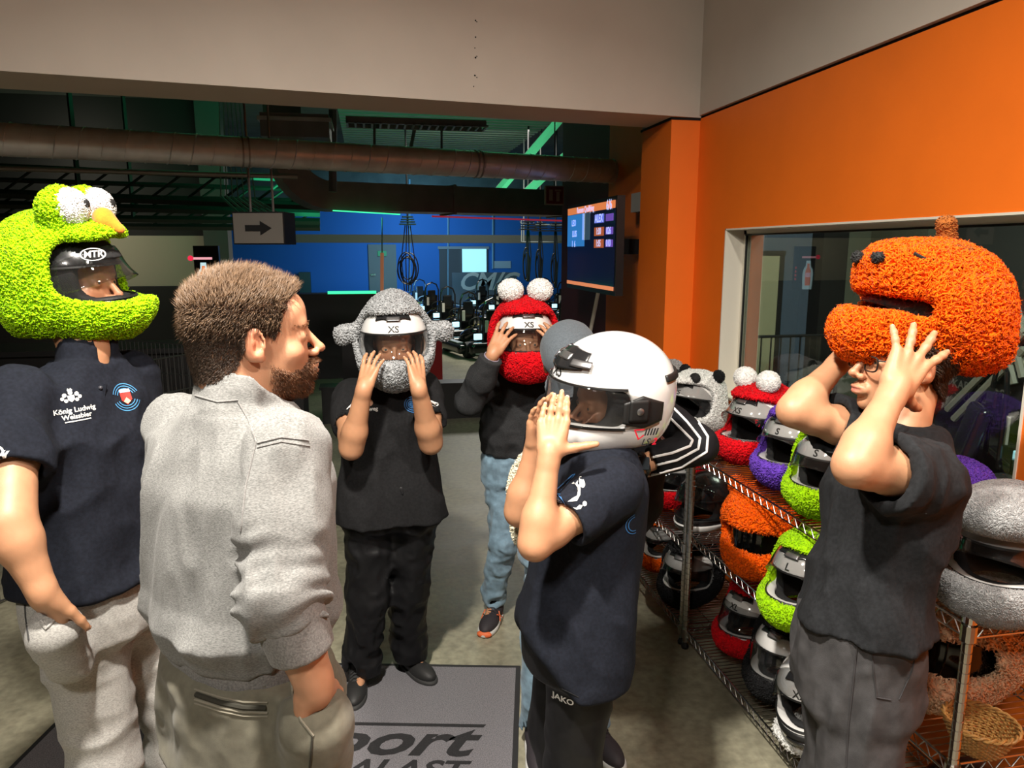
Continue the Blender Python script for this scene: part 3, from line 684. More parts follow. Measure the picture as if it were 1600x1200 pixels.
# drinks advert screen
ad = empty('advert_screen', (0, 0, 0)); tag(ad, 'lit upright advert screen showing a bottle, at the far left of the hall', 'screen')
Yd = 9.0; a = atY(301, 384, Yd); b = atY(346, 462, Yd); MB().ab((a[0], Yd, b[2]), (b[0], Yd + .08, a[2])).build('bezel', m_black, ad)
c = atY(319, 432, Yd)
prof = [(-.035, -.17), (.035, -.17), (.04, -.02), (.035, .03), (.018, .07), (.016, .12), (-.016, .12), (-.018, .07), (-.035, .03), (-.04, -.02)]
def adp(pts, colr, st, nm, oy): MB().prism([(c[0] + x, c[2] + y) for x, y in pts], .003, (0, Yd - oy, 0), (1, 0, 0), (0, 0, 1), (0, -1, 0)).build(nm, mat('ad' + nm, colr, 0.4, emit=colr, estr=st), ad)
adp([(x * 1.9, y * 1.3) for x, y in prof], (0.55, 0.8, 0.85), 1.0, 'bottle_glow', 0.0); adp(prof, (0.75, 0.15, 0.03), 1.1, 'bottle_picture', .004)
adp([(-.038, -.06), (.038, -.06), (.036, 0.0), (-.036, 0.0)], (0.9, 0.5, 0.6), 1.0, 'bottle_label', .008)
adp([(-.10, .19), (.10, .19), (.10, .215), (-.10, .215)], (0.9, 0.4, 0.45), 1.0, 'caption_bar', .004); adp(disc(-.13, .205, .03), (0.9, 0.03, 0.08), 1.0, 'round_badge', .006)
for k in range(4): adp([(.17, -.1 + k * .05), (.19, -.1 + k * .05), (.19, -.07 + k * .05), (.17, -.07 + k * .05)], (0.8, 0.05, 0.05), 0.8, 'price_mark', .004)
MB().ab(((a[0] + b[0]) / 2 - .04, Yd + .02, 0), ((a[0] + b[0]) / 2 + .04, Yd + .06, b[2])).build('stand', m_black, ad)

# dark counters / barriers
ct = MB().ab((-4.6, 6.2, 0), (-0.55, 6.7, 0.98)).ab((-4.62, 6.15, 0.98), (-0.5, 6.75, 1.02)).build('counter', mat('counter_unlit_black', (0.006, 0.006, 0.007), 0.5)); tag(ct, 'long black counter standing in for the unlit left of the hall', 'counter')  # its black also stands in for the unlit area at the left
br = MB().ab((-0.5, 7.7, 0), (1.82, 7.9, 0.36)).ab((-0.52, 7.68, 0.36), (1.84, 7.92, 0.39)).build('pit_barrier', m_black); tag(br, 'low black barrier between the floor and the kart pit', 'barrier')
# green led edges
m_led = mat('green_led', (0.05, 0.9, 0.4), 0.5, emit=(0.05, 1.0, 0.35), estr=1.6)
a = atY(512, 456, 10.5); b = atY(588, 460, 10.5)
tb = MB().ab((a[0] - 1.5, 10.5, 0), (b[0] + .05, 10.9, a[2] - .03)).build('track_barrier', m_black); tag(tb, 'black track barrier with a glowing green top edge', 'barrier')
MB().ab((a[0], 10.49, a[2] - .03), (b[0], 10.54, a[2] + .005)).build('led_strip', m_led, tb)
a = atY(533, 512, 8.6); b = atY(570, 526, 8.6)
tb = MB().ab((a[0], 8.6, 0), (b[0] + .1, 8.9, b[2])).build('low_track_barrier', m_black); tag(tb, 'low black barrier with a green lit edge behind the grey plush helmet', 'barrier')
MB().ab((a[0], 8.585, b[2] - .01), (b[0], 8.60, b[2] + .015)).ab((a[0], 8.585, b[2]), (a[0] + .02, 8.60, a[2])).build('led_strip', m_led, tb)
a = atY(671, 520, 9.5); rb_ = MB().ab((a[0], 9.5, 0), (a[0] + .16, 10.1, .72)).build('red_bollard', mat('red_plastic', (0.35, 0.01, 0.012), 0.35)); tag(rb_, 'dark red block standing right of the grey plush helmet', 'bollard')
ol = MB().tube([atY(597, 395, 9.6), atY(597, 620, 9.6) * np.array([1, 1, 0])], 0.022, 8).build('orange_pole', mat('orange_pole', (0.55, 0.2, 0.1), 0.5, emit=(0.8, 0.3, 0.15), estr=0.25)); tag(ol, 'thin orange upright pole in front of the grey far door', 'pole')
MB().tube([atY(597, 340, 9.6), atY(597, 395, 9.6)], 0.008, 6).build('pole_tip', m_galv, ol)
# hanging cables
def coil(cx_, top, bot, Y, lab, loops=5, w_=0.16):
    r_ = empty('hanging_cables', (0, 0, 0)); tag(r_, lab, 'cables'); c = MB(); w_ *= 1.3; t = atY(cx_, top, Y); b_ = atY(cx_, bot, Y)
    for k in range(4):
        o_ = (k - 1.5) * w_ * 0.42; pts_ = [t + np.array([o_ * .4, 0, 0]), t * .5 + b_ * .5 + np.array([o_ + .03 * sin(k * 3), 0, 0]), b_ + np.array([o_ * .5, 0, 0])]; c.tube(pts_, 0.012, 6)
    c.tube([t, (t[0], t[1], 4.3)], .02, 6); c.build('cable', m_black, r_); l_ = MB(); cc = t * .35 + b_ * .65
    for k in range(loops):
        rx = w_ * (.8 + .15 * sin(k * 2.1)); rz = .28 + .05 * cos(k * 1.7); l_.tube([cc + np.array([rx * cos(q) + (k - 2) * .02, k * .03, rz * sin(q) - .05 * (k % 2)]) for q in np.linspace(0, 2 * pi, 25)], 0.014, 6, caps=False)
    l_.build('cable_loop', m_black, r_)
    h = MB()
    for k in range(4): h.box(t + np.array([0, 0, .02 + k * .05]), (.17 - .02 * k, .12, .012))
    h.build('cable_reel', m_black, r_); return r_
coil(637, 352, 455, 16.0, 'bundle of black charging cables coiled below their reel, left of the dark door')
coil(825, 360, 440, 15.0, 'black hanging cables with a small loop, leftmost over the karts', 2, .06)
coil(844, 362, 442, 15.6, 'black hanging cables with a small loop, middle over the karts', 2, .06)
coil(868, 362, 450, 16.2, 'black hanging cables next to the maroon wall', 2, .06)
a = atY(815, 350, 16.6); b = atY(880, 378, 16.6)
fr = MB(); fr.tube([(a[0] + .05, 16.6, b[2]), (a[0] + .05, 16.6, 4.3)], .015, 6).tube([(a[0], 16.6, a[2]), (b[0] + .2, 16.6, a[2] - .02)], .015, 6).tube([(a[0], 16.6, b[2]), (b[0] + .2, 16.6, b[2])], .015, 6).tube([(a[0], 16.6, a[2] + .08), (a[0], 16.6, b[2])], .015, 6)
for k in range(6): fr.tube([(a[0] + .1 * k, 16.6, a[2]), (a[0] + .1 * k + .03, 16.9, a[2] + .06)], .012, 5)
tag(fr.build('cable_rack', mat('rack_grey', (0.25, 0.28, 0.28), 0.5)), 'light metal rack carrying the cables over the kart rows', 'rack')
MB().tube([atY(675, 338, 7.75), atY(880, 345, 8.1)], .010, 6).build('light_strip', mat('red_led', (0.5, 0.02, 0.05), 0.5, emit=(1.0, 0.06, 0.12), estr=0.25), rd)
MB().tube([atY(520, 329, 7.5), atY(625, 335, 7.65)], .006, 6).build('light_strip', m_led, rd)

# ceiling lamps (out of the top of the frame, they light the people)
for n_, (x_, y_, z_) in (('over the back of the person in the grey sweater', (-0.28, 0.80, 3.38)), ('on the right over the camera', (1.05, 0.1, 3.38)), ('on the left behind the camera', (-0.9, -0.9, 3.38))):
    lp = empty('ceiling_spotlight', (x_, y_, z_)); tag(lp, 'black ceiling spotlight, ' + n_, 'spotlight', 'ceiling spotlights')
    MB().lathe([(0.12, 0), (0.13, 0), (0.13, .14), (0.02, .16)], (0, 0, 0), 20).build('housing', m_black, lp); MB().tube([(0, 0, .15), (0, 0, 4.1 - z_)], .012, 6).build('rod', m_black, lp)

# ---------------------------------------------------------------- wire cage at the left
cg = empty('wire_mesh_cage', (0, 0, 0)); tag(cg, 'dark wire mesh trolley cage standing behind the person in the lime helmet', 'cage')
def meshpanel(a, b, z0, z1, nv, nh, nm, m):
    o = MB(); a = np.array(a, float); b = np.array(b, float)
    for i in range(nv + 1): q = a + (b - a) * i / nv; o.tube([(q[0], q[1], z0), (q[0], q[1], z1)], .0028, 5)
    for i in range(nh + 1): z_ = z0 + (z1 - z0) * i / nh; o.tube([(a[0], a[1], z_), (b[0], b[1], z_)], .005, 5)
    return o.build(nm, m, cg)
m_wire = mat('dark_wire', (0.10, 0.10, 0.10), 0.4, metal=0.7)
meshpanel((-2.05, 3.7), (-0.95, 5.3), 0.02, 1.12, 34, 5, 'mesh_panel', m_wire)
meshpanel((-2.05, 3.7), (-2.9, 4.3), 0.02, 1.12, 24, 5, 'mesh_panel', m_wire)
meshpanel((-0.95, 5.3), (-1.8, 5.9), 0.02, 1.12, 24, 5, 'mesh_panel', m_wire)
bx = MB().box((-2.55, 4.6, 0.32), (0.28, .25, 0.3), bevel=.01).build('white_box', mat('white_carton', (0.6, 0.6, 0.58), 0.7)); tag(bx, 'white carton standing inside the wire mesh cage', 'box')

# ---------------------------------------------------------------- mat
mt = empty('door_mat', (0, 0, 0)); tag(mt, 'grey carpet mat with black edge and black lettering on the floor', 'mat')
c0 = atz(806, 1046); c1 = atz(160, 1036); ux = N3((c0 - c1) * np.array([1, 1, 0])); uy = np.array([-ux[1], ux[0], 0]) 
c0[2] = 0
m_mat = mat('mat_carpet', (0.17, 0.165, 0.18), 0.95, noise=0.35, nscale=260, bump=0.5, bscale=300, bdist=0.004)
MB().prism([(-1.75, -.02), (0.02, -.02), (0.02, 1.22), (-1.75, 1.22)], .006, c0 - uy * 1.2, ux, uy, (0, 0, 1)).build('mat_edge', mat('rubber_edge', (0.02, 0.02, 0.022), 0.7), mt)
MB().prism([(-1.73, 0), (0, 0), (0, 1.2), (-1.73, 1.2)], .008, c0 - uy * 1.2, ux, uy, (0, 0, 1)).build('mat_pile', m_mat, mt)
m_mtx = mat('mat_black_print', (0.018, 0.018, 0.02), 0.95, noise=0.3, nscale=260)
def mtext(vf, o): V, F = vf; mkmesh('mat_lettering', np.array(o) + V[:, :1] * ux + V[:, 1:2] * uy + np.array([0, 0, .0088]), F, m_mtx, mt)
pA = atz(640, 1163); V, F = text_vf('motorsport', 0.24, True, 0.35); V[:, 0] *= 1.25; tr_ = atz(755, 1143)
V[:, 0] -= V[:, 0].max(); V[:, 1] -= V[:, 1].max(); mtext((V, F), tr_ * np.array([1, 1, 0]))
V, F = text_vf('KART PALAST', 0.13, True, 0.3); V[:, 0] *= 1.1; V[:, 0] -= V[:, 0].max(); V[:, 1] -= V[:, 1].max(); q = atz(738, 1192); mtext((V, F), q * np.array([1, 1, 0]))
q = tr_ * np.array([1, 1, 0]); mtext((np.array([(-1.2, .012, 0), (-.0, .012, 0), (0.01, .03, 0), (-1.2, .03, 0)]), [(0, 1, 2, 3)]), q)

# ---------------------------------------------------------------- wire shelves
m_shelf = mat('shelf_chrome', (0.5, 0.48, 0.45), 0.25, metal=1.0)
def shelf(name, y0, y1, x0, x1, levels, lab, top=0.955):
    r_ = empty(name, ((x0 + x1) / 2, (y0 + y1) / 2, 0)); tag(r_, lab, 'shelf'); c = np.array([(x0 + x1) / 2, (y0 + y1) / 2, 0])
    for (x, y) in ((x0, y0), (x1, y0), (x0, y1), (x1, y1)):
        p = MB(); prof = [(0.0, 0.03), (.0125, .03)]; z = .03
        while z < top: prof += [(.0125, z), (.0105, z + .001), (.0105, z + .004), (.0125, z + .005)]; z += .0254
        prof += [(.0125, top), (0.0, top)]
        p.lathe(prof, np.array((x, y, 0)) - c, 12); po = p.build('post', m_shelf, r_)
        MB().tube([np.array((x, y, top - .035)) - c, np.array((x, y, top + .004)) - c], .0165, 14).build('post_cap', m_chrome, po)
        MB().lathe([(0, 0), (.016, 0), (.018, .01), (.008, .03), (0, .03)], np.array((x, y, 0)) - c, 12).build('post_foot', m_black, po)
    for z in levels:
        s = MB(); d = c
        for (a, b) in (((x0, y0), (x0, y1)), ((x1, y0), (x1, y1)), ((x0, y0), (x1, y0)), ((x0, y1), (x1, y1))):
            a3 = np.array((*a, z)) - d; b3 = np.array((*b, z)) - d; dn_ = np.array((0, 0, -.032)); s.tube([a3, b3], .0035, 6); s.tube([a3 + dn_, b3 + dn_], .003, 6)
            n = int(np.linalg.norm(b3 - a3) / .045)
            for i in range(n):
                q0 = a3 + (b3 - a3) * i / n; q1 = a3 + (b3 - a3) * (i + .5) / n; q2 = a3 + (b3 - a3) * (i + 1) / n; s.tube([q0, q1 + dn_, q2], .002, 4)
        n = int((y1 - y0) / .0235)
        for i in range(1, n): y = y0 + (y1 - y0) * i / n; s.tube([np.array((x0, y, z)) - d, np.array((x1, y, z)) - d], .002, 5)
        for k in (1, 2): x = x0 + (x1 - x0) * k / 3; s.tube([np.array((x, y0, z - .004)) - d, np.array((x, y1, z - .004)) - d], .003, 5)
        w_ = s.build('wire_shelf', m_shelf, r_)
        for (x, y) in ((x0, y0), (x1, y0), (x0, y1), (x1, y1)): MB().tube([np.array((x, y, z - .036)) - d, np.array((x, y, z + .004)) - d], .018, 12).build('corner_collar', m_shelf, w_)
    return r_
SX0, SX1 = 1.361, 1.80
shelf('wire_shelving', 1.372, 2.885, SX0, SX1, (.91, .545, .09), 'chrome wire shelving unit nearest the camera, below the window, full of helmets')
shelf('wire_shelving', 2.925, 3.99, SX0, SX1 - .02, (.86, .48, .09), 'chrome wire shelving unit further back, between the first unit and the orange pilaster')

# ================================================================ BUILDERS FOR PEOPLE AND HELMETS
def bone(par, x, y, L, near=True, fallback=None):
    """the point seen at (x, y) that lies L from the parent joint, on its nearer or farther side"""
    d = ray(x, y); o = np.array([0, 0, CAMH]) - par; a = d @ d; b = 2 * o @ d; c = o @ o - L * L; q = b * b - 4 * a * c
    if q < 0: t = -b / (2 * a); p = np.array([0, 0, CAMH]) + d * t; return par + N3(p - par) * L
    t = (-b - sqrt(q)) / (2 * a) if near else (-b + sqrt(q)) / (2 * a)
    return np.array([0, 0, CAMH]) + d * t

def hand(s, W, fd, pn, side, sc=1.0, curl=(18, 22, 14), spread=(9, 2, -5, -13), thumb=(0.75, 0.55, 0.15), tcurl=0.25, K=0.006, nails=None, curls=None):
    fd = N3(fd); pn = np.array(pn, float); pn = N3(pn - fd * (pn @ fd)); ts = np.cross(fd, pn) * (1 if side == 'R' else -1)
    W = np.array(W, float); P = lambda a, b, c: W + (fd * a + ts * b + pn * c) * sc
    r = lambda v: v * sc
    s.cone(P(-.012, .0, 0), P(.02, 0, 0), r(.0235), r(.025), .02)
    offs = (.033, .011, -.011, -.032); plen = (.090, .093, .088, .080); L = (.070, .078, .072, .056); fr = (.0082, .0084, .0080, .0070)
    for i in range(4):
        s.cone(P(.018, offs[i] * .55, -.001), P(plen[i], offs[i], .001), r(.0140), r(.0105), r(.009))
    s.cone(P(.028, .022, .008), P(.060, .028, .009), r(.014), r(.010), r(.015)); s.cone(P(.02, -.02, .006), P(.065, -.026, .006), r(.013), r(.009), r(.012))
    for i in range(4):
        cu = curls[i] if curls else curl
        a0 = radians(spread[i]); dr = N3(fd * cos(a0) + ts * sin(a0)); p = P(plen[i] - .004, offs[i], .001); ang = 0
        seg = (L[i] * .45, L[i] * .30, L[i] * .25); rr = (fr[i] * 1.04, fr[i], fr[i] * .93, fr[i] * .78)
        for j in range(3):
            ang += radians(cu[j]); d = dr * cos(ang) + pn * sin(ang); q = p + d * seg[j] * sc
            s.cone(p, q, r(rr[j]), r(rr[j + 1]), r(.0030 if j else .0045))
            if j < 2: s.ell(q - d * .001 - pn * r(.001), r(rr[j + 1] * 1.10), None, r(.004))
            if j == 2 and nails is not None: nails.append((q - d * r(.002) - (pn * cos(ang) - dr * sin(ang)) * r(rr[3] * .62), d, -(pn * cos(ang) - dr * sin(ang)), r(fr[i] * .62)))
            p = q
    t = N3(fd * thumb[0] + ts * thumb[1] + pn * thumb[2]); b = P(.014, .020, .008); m = b + t * .042 * sc
    s.cone(b, m, r(.015), r(.012), r(.014)); t2 = N3(t + (fd * .5 - ts * .3) * tcurl); m2 = m + t2 * .032 * sc; s.cone(m, m2, r(.0115), r(.0100), r(.006))
    t3 = N3(t2 + (fd * .6 - ts * .4) * tcurl); m3 = m2 + t3 * .024 * sc; s.cone(m2, m3, r(.0103), r(.0080), r(.004))
    return P

def head(s, c, R, sc=1.0, jaw=1.0, ears=True):
    c = np.array(c, float); P = lambda x, y, z: c + R @ np.array([x, y, z]) * sc; r = lambda *v: tuple(q * sc for q in v)
    s.ell(P(0, -.020, .036), r(.076, .097, .082), R, .02); s.ell(P(0, .030, -.030), r(.061, .064, .080), R, .03 * sc)
    s.ell(P(0, .012, -.062), r(.056, .060, .048), R, .025 * sc); s.ell(P(0, .045, -.082), r(.042 * jaw, .046, .030), R, .02 * sc); s.ell(P(0, .078, -.100), r(.019, .014, .014), R, .016 * sc)
    s.ell(P(0, .062, .045), r(.052, .034, .038), R, .03 * sc)
    s.cone(P(-.034, .080, .020), P(.034, .080, .020), .010 * sc, .010 * sc, .016 * sc)
    for x in (-1, 1):
        s.ell(P(.036 * x, .095, -.002), r(.018, .012, .012), R, .012 * sc, 's'); s.ell(P(.042 * x, .058, -.030), r(.020, .018, .016), R, .02 * sc)
    s.cone(P(0, .088, .012), P(0, .116, -.028), .0065 * sc, .0090 * sc, .010 * sc); s.ell(P(0, .120, -.031), r(.0085, .0085, .0080), R, .006 * sc)
    for x in (-1, 1):
        s.ell(P(.0125 * x, .104, -.037), r(.0085, .011, .008), R, .005 * sc); s.ell(P(.007 * x, .112, -.044), r(.0035, .006, .004), R, .003 * sc, 's')
        s.ell(P(.033 * x, .0765, -.001), r(.0160, .0150, .0142), R, .004 * sc); s.ell(P(.033 * x, .0945, -.0015), r(.0125, .0085, .0032), R, .002 * sc, 's')
    s.ell(P(0, .095, -.066), r(.028, .013, .017), R, .010 * sc)
    s.ell(P(0, .104, -.0615), r(.022, .0090, .0055), R, .004 * sc); s.ell(P(0, .1025, -.0725), r(.019, .0100, .0065), R, .004 * sc); s.ell(P(0, .116, -.0670), r(.026, .010, .0013), R, .003 * sc, 's')
    s.ell(P(0, .093, -.086), r(.018, .006, .004), R, .008 * sc, 's')
    if ears:
        for x in (-1, 1):
            Re = R @ euler(-x * 22, -8, 0); s.ell(P(.080 * x, -.010, -.004), r(.0075, .020, .032), Re, .008 * sc); s.ell(P(.0885 * x, -.005, .000), r(.008, .0125, .020), Re, .003 * sc, 's'); s.cone(P(.083 * x, -.014, .016), P(.083 * x, -.016, -.012), .0032 * sc, .0032 * sc, .003 * sc)
            s.ell(P(.082 * x, -.014, .0), r(.004, .006, .012), Re, .003 * sc); s.ell(P(.079 * x, .000, -.028), r(.006, .008, .009), R, .005 * sc)
    return P
def headcol(c, R, sc, base, stubble=0.0, seed=0.0):
    c = np.array(c, float); base = np.array(base, float)
    def fn(V):
        q = (V - c) @ R / sc; n = vnoise(V * 22 + seed); n2 = vnoise(V * 90 + seed); col = base[None] * (1 + .06 * n + .05 * n2)[:, None]
        g = lambda p, r: np.exp(-(((q - np.array(p)) / np.array(r)) ** 2).sum(1))[:, None]
        mix = lambda a, t, w: a * (1 - w) + np.array(t) * w
        lip = np.clip(g((0, .108, -.067), (.024, .02, .0105)) * 1.6 - .45, 0, 1); col = mix(col, (0.50, 0.17, 0.13), lip)
        for x in (-1, 1):
            col = mix(col, base * np.array((1.05, .78, .75)), .5 * g((.045 * x, .08, -.035), (.03, .03, .025))); col = mix(col, base * np.array((1.1, .68, .62)), .6 * g((.085 * x, -.008, 0), (.014, .03, .035)))
        col = mix(col, base * np.array((1.08, .72, .68)), .5 * g((0, .115, -.035), (.018, .02, .014)))
        if stubble: 
            w = np.clip(np.maximum(g((0, .085, -.085), (.06, .05, .035)), .9 * g((.05, .03, -.07), (.03, .06, .04))), 0, 1); col = mix(col, (.22, .12, .06), stubble * w * (.7 + .3 * n2[:, None]))
        return np.clip(col, 0, 1)
    return fn
m_skin = colmat('skin', 0.48, sss=0.12, bump=0.10, bscale=420, bdist=0.002)
m_eyew = mat('eye_white', (0.55, 0.50, 0.46), 0.2); m_iris = mat('eye_iris', (0.06, 0.08, 0.07), 0.1); m_nail = mat('finger_nail', (0.72, 0.47, 0.37), 0.3)
def eyes(c, R, sc, parent, look=(0, 1, 0)):
    for x in (-1, 1):
        p = c + R @ np.array([.033 * x, .0770, -.001]) * sc; l = R @ N3(look); e = MB().sphere(p, .0128 * sc, 16).build('eye', m_eyew, parent, smooth=True)
        MB().sphere(p + l * .0058 * sc, .0078 * sc, 12).build('iris', m_iris, e, smooth=True)
def hair(body_vf, c, R, sc, mask, m, parent, name='hair', dens=90000, L=.025, w=.0006, droop=None, lift=0.2, curl=.3, lean=.4):
    V, F = body_vf
    def mk(P): q = (P - c) @ R / sc; return mask(q)
    dr = None
    if droop is not None: dr = lambda P: droop((P - c) @ R / sc) @ R.T
    v, f = tufts(V, F, dens, L, w, lean=lean, curl=curl, mask=mk, droop=dr, lift=lift)
    return mkmesh(name, v, f, m, parent, True)

def folds(amp, fr, seed=0.0, mask=None, direction=None):
    fr = np.array(fr, float) * 1.55; amp = amp * 1.5
    def fn(p):
        q = p * fr + seed
        w = np.stack([vnoise(p * 3.1 + seed), vnoise(p * 3.1 + 9 + seed), vnoise(p * 2.7 + 21 + seed)], 1) * 0.9
        d = -amp * (ridge(q + w) * .75 + .45 * vnoise(q * .5 + 7) + .25 * ridge(q * 2.1 + w + 5))
        return d if mask is None else d * mask(p)
    return fn
def cloth_mat(name, col, rough=0.9, nz=0.12, ns=300, bump=0.35, bs=900, sheen=None, stretch=None, spec=0.2):
    sheen = (0.12 if max(col) > .1 else 0.0) if sheen is None else sheen
    return mat(name, col, rough, noise=nz, nscale=ns, bump=bump, bscale=bs, bdist=0.0015, sheen=sheen, stretch=stretch, spec=spec)

def shoe(parent, name, heel, toe, sc, m_up, m_sole, m_lace, accent=None):
    heel = np.array(heel, float); toe = np.array(toe, float); R = frame(toe - heel); L = np.linalg.norm(toe - heel); P = lambda x, y, z: heel + R @ np.array([x * sc, y * L, z * sc])
    u = Sdf(); u.ell(P(0, .20, .045), (.036 * sc, L * .26, .045 * sc), R, .02); u.ell(P(0, .62, .030), (.043 * sc, L * .37, .036 * sc), R, .03); u.cone(P(0, .2, .06), P(0, .18, .095), .036 * sc, .036 * sc, .02); u.half(P(0, 0, .014), (0, 0, -1), P(0, .5, 0) - .3, P(0, .5, 0) + .3)
    u.ell(P(0, .17, .115), (.027 * sc, .034 * sc, .03 * sc), R, .006, 's')
    o = u.mesh(name, .004, m_up, parent)
    q = Sdf(); q.ell(P(0, .25, .012), (.041 * sc, L * .29, .034 * sc), R, .02); q.ell(P(0, .66, .012), (.048 * sc, L * .37, .030 * sc), R, .03); q.half(P(0, 0, .024 * sc), (0, 0, 1), heel - .4, heel + .4); q.half(P(0, 0, .0), (0, 0, -1), heel - .4, heel + .4)
    q.mesh('sole', .004, m_sole, o)
    l = MB()
    for i in range(6):
        y = .36 + i * .055; z = .088 - i * .0075
        l.tube([P(-.026, y, z - .014), P(-.010, y + .01, z + .001), P(.010, y + .01, z + .001), P(.026, y, z - .014)], .0022, 5)
    l.build('laces', m_lace, o)
    if accent:
        a = MB(); 
        for sx in (-1, 1): a.tube([P(sx * .047, .36, .030), P(sx * .043, .45, .050), P(sx * .034, .55, .066)], .003, 5).tube([P(sx * .047, .52, .030), P(sx * .042, .47, .048), P(sx * .034, .42, .068)], .003, 5)
        a.build('side_stripe', accent, o)
        t = Sdf(); t.ell(P(0, .95, .014), (.036 * sc, L * .075, .017 * sc), R, .01); t.half(P(0, 0, .003), (0, 0, -1), heel - .4, heel + .4); t.mesh('toe_guard', .004, accent, o)
    return o

# ---------------------------------------------------------------- helmets; local frame: +Y forward, +Z up, origin at the head centre
def shell_sdf(off=0.0):
    s = Sdf(); s.ell((0, -.012, .012), (.126 + off, .154 + off, .134 + off), None, .02); s.ell((0, -.01, -.06), (.112 + off, .136 + off, .085 + off), None, .05); s.ell((0, .075, -.078), (.082 + off, .098 + off, .052 + off), None, .05)
    return s
def shell_radius(dirs, off=0.0, c=(0, 0, 0)):
    """march outwards from c to the outer surface"""
    s = shell_sdf(off); t = np.full(len(dirs), .05); c = np.array(c, float)
    for _ in range(40): t = t - s(c + dirs * t[:, None]) * .9
    return t
def shell_patch(th0, th1, z0, z1, nt=40, nz=14, off=.004, th=.003, shape=None, c=(0, 0, 0)):
    """curved sheet lying on the shell: azimuth th (0 = forward, degrees), height z; shape(u, v) -> (th, z) when given"""
    u, v = np.meshgrid(np.linspace(0, 1, nt), np.linspace(0, 1, nz), indexing='ij'); TH = th0 + (th1 - th0) * u
    Z0 = z0(TH) if callable(z0) else z0; Z1 = z1(TH) if callable(z1) else z1; Z = Z0 + (Z1 - Z0) * v; T = np.radians(TH.ravel()); Z = Z.ravel()
    d0 = np.stack([np.sin(T), np.cos(T), 0 * T], 1)
    s = shell_sdf(0.0); t = np.full(len(T), .08); b = np.stack([0 * T, 0 * T, Z], 1)
    for _ in range(50): t = t - s(b + d0 * t[:, None]) * .8
    A = b + d0 * (t + off)[:, None]; B = b + d0 * (t + off + th)[:, None]; n = len(A); V = np.concatenate([B, A]); F = []
    idx = lambda i, j, k: k * n + i * nz + j
    for i in range(nt - 1):
        for j in range(nz - 1): F.append((idx(i, j, 0), idx(i, j + 1, 0), idx(i + 1, j + 1, 0), idx(i + 1, j, 0))); F.append((idx(i, j, 1), idx(i + 1, j, 1), idx(i + 1, j + 1, 1), idx(i, j + 1, 1)))
    for i in range(nt - 1):
        for j in (0, nz - 1): F.append((idx(i, j, 0), idx(i + 1, j, 0), idx(i + 1, j, 1), idx(i, j, 1)) if j == 0 else (idx(i, j, 0), idx(i, j, 1), idx(i + 1, j, 1), idx(i + 1, j, 0)))
    for j in range(nz - 1):
        for i in (0, nt - 1): F.append((idx(i, j, 0), idx(i, j, 1), idx(i, j + 1, 1), idx(i, j + 1, 0)) if i == 0 else (idx(i, j, 0), idx(i, j + 1, 0), idx(i, j + 1, 1), idx(i, j, 1)))
    return V, F
m_hwhite = mat('helmet_white', (0.78, 0.77, 0.75), 0.12, coat=0.6); m_hblack = mat('helmet_black', (0.012, 0.012, 0.013), 0.22, coat=0.3)
m_liner = mat('helmet_liner', (0.012, 0.012, 0.013), 0.85, bump=.4, bscale=300, bdist=.002); m_rubber = mat('helmet_rubber', (0.01, 0.01, 0.01), 0.5)
m_visor = glassmat('clear_visor', (0.80, 0.80, 0.80), 0.95, 0.02, (0.05, 0.05, 0.05), 1.5); m_smoke = glassmat('smoke_visor', (0.10, 0.10, 0.10), 0.9, 0.04, (0.01, 0.01, 0.01), 1.6)
m_visor_lt = glassmat('clear_visor_light', (0.86, 0.86, 0.86), 0.96, 0.02, (0.1, 0.1, 0.1), 1.5)
m_silver = mat('vent_silver', (0.35, 0.35, 0.36), 0.3, metal=0.9); m_mark = mat('marker_black', (0.02, 0.02, 0.02), 0.6); m_redmark = mat('mark_red', (0.6, 0.01, 0.03), 0.5)

_H = {}
def _helmet_meshes():
    s = shell_sdf(0.0); s.half((0, 0, -.118), (0, -.12, -1), (-.3, -.3, -.3), (.3, .3, .3), .012)
    inner = Sdf(); inner.ell((0, -.012, .004), (.108, .134, .115)); 
    s.ell((0, -.012, .000), (.112, .138, .118), None, .01, 's'); s.ell((0, -.01, -.10), (.090, .112, .10), None, .02, 's'); s.ell((0, .05, -.070), (.070, .100, .045), None, .02, 's')
    s.box((0, .13, -.004), (.20, .125, .043), None, .03, .006, 's')
    V, F = s.surf(.0045); me = mkmesh('shell', V, F, None, None, True); _H['shell'] = me.data; bpy.data.objects.remove(me)
    s = Sdf(); s.ell((0, -.012, .000), (.1125, .1385, .1185), None, .01); s.ell((0, -.010, -.062), (.099, .122, .070), None, .03); s.half((0, 0, -.112), (0, -.1, -1), (-.3, -.3, -.3), (.3, .3, .3), .012)
    s.ell((0, -.015, .0), (.088, .112, .105), None, .02, 's'); s.ell((0, 0, -.10), (.074, .095, .09), None, .02, 's'); s.box((0, .15, -.006), (.20, .105, .050), None, .03, .006, 's')
    V, F = s.surf(.006); me = mkmesh('liner', V, F, None, None, True); _H['liner'] = me.data; bpy.data.objects.remove(me)
_helmet_meshes()
def _inst(name, data, m, parent, copy=True):
    d = data.copy() if copy else data
    d.materials.clear(); d.materials.append(m); o = bpy.data.objects.new(name, d); COL.objects.link(o); o.parent = parent; return o
def visor_vf(off=.0045): return shell_patch(-98, 98, lambda t: -.050 + .012 * (np.abs(t) / 98) ** 2, lambda t: .046 - .020 * (np.abs(t) / 98) ** 3, 60, 12, off, .002)
def rotx(V, deg, pivot=(0, .0, 0.0)):
    a = radians(deg); V = np.array(V) - np.array(pivot); c, s = cos(a), sin(a); return np.stack([V[:, 0], c * V[:, 1] - s * V[:, 2], s * V[:, 1] + c * V[:, 2]], 1) + np.array(pivot)

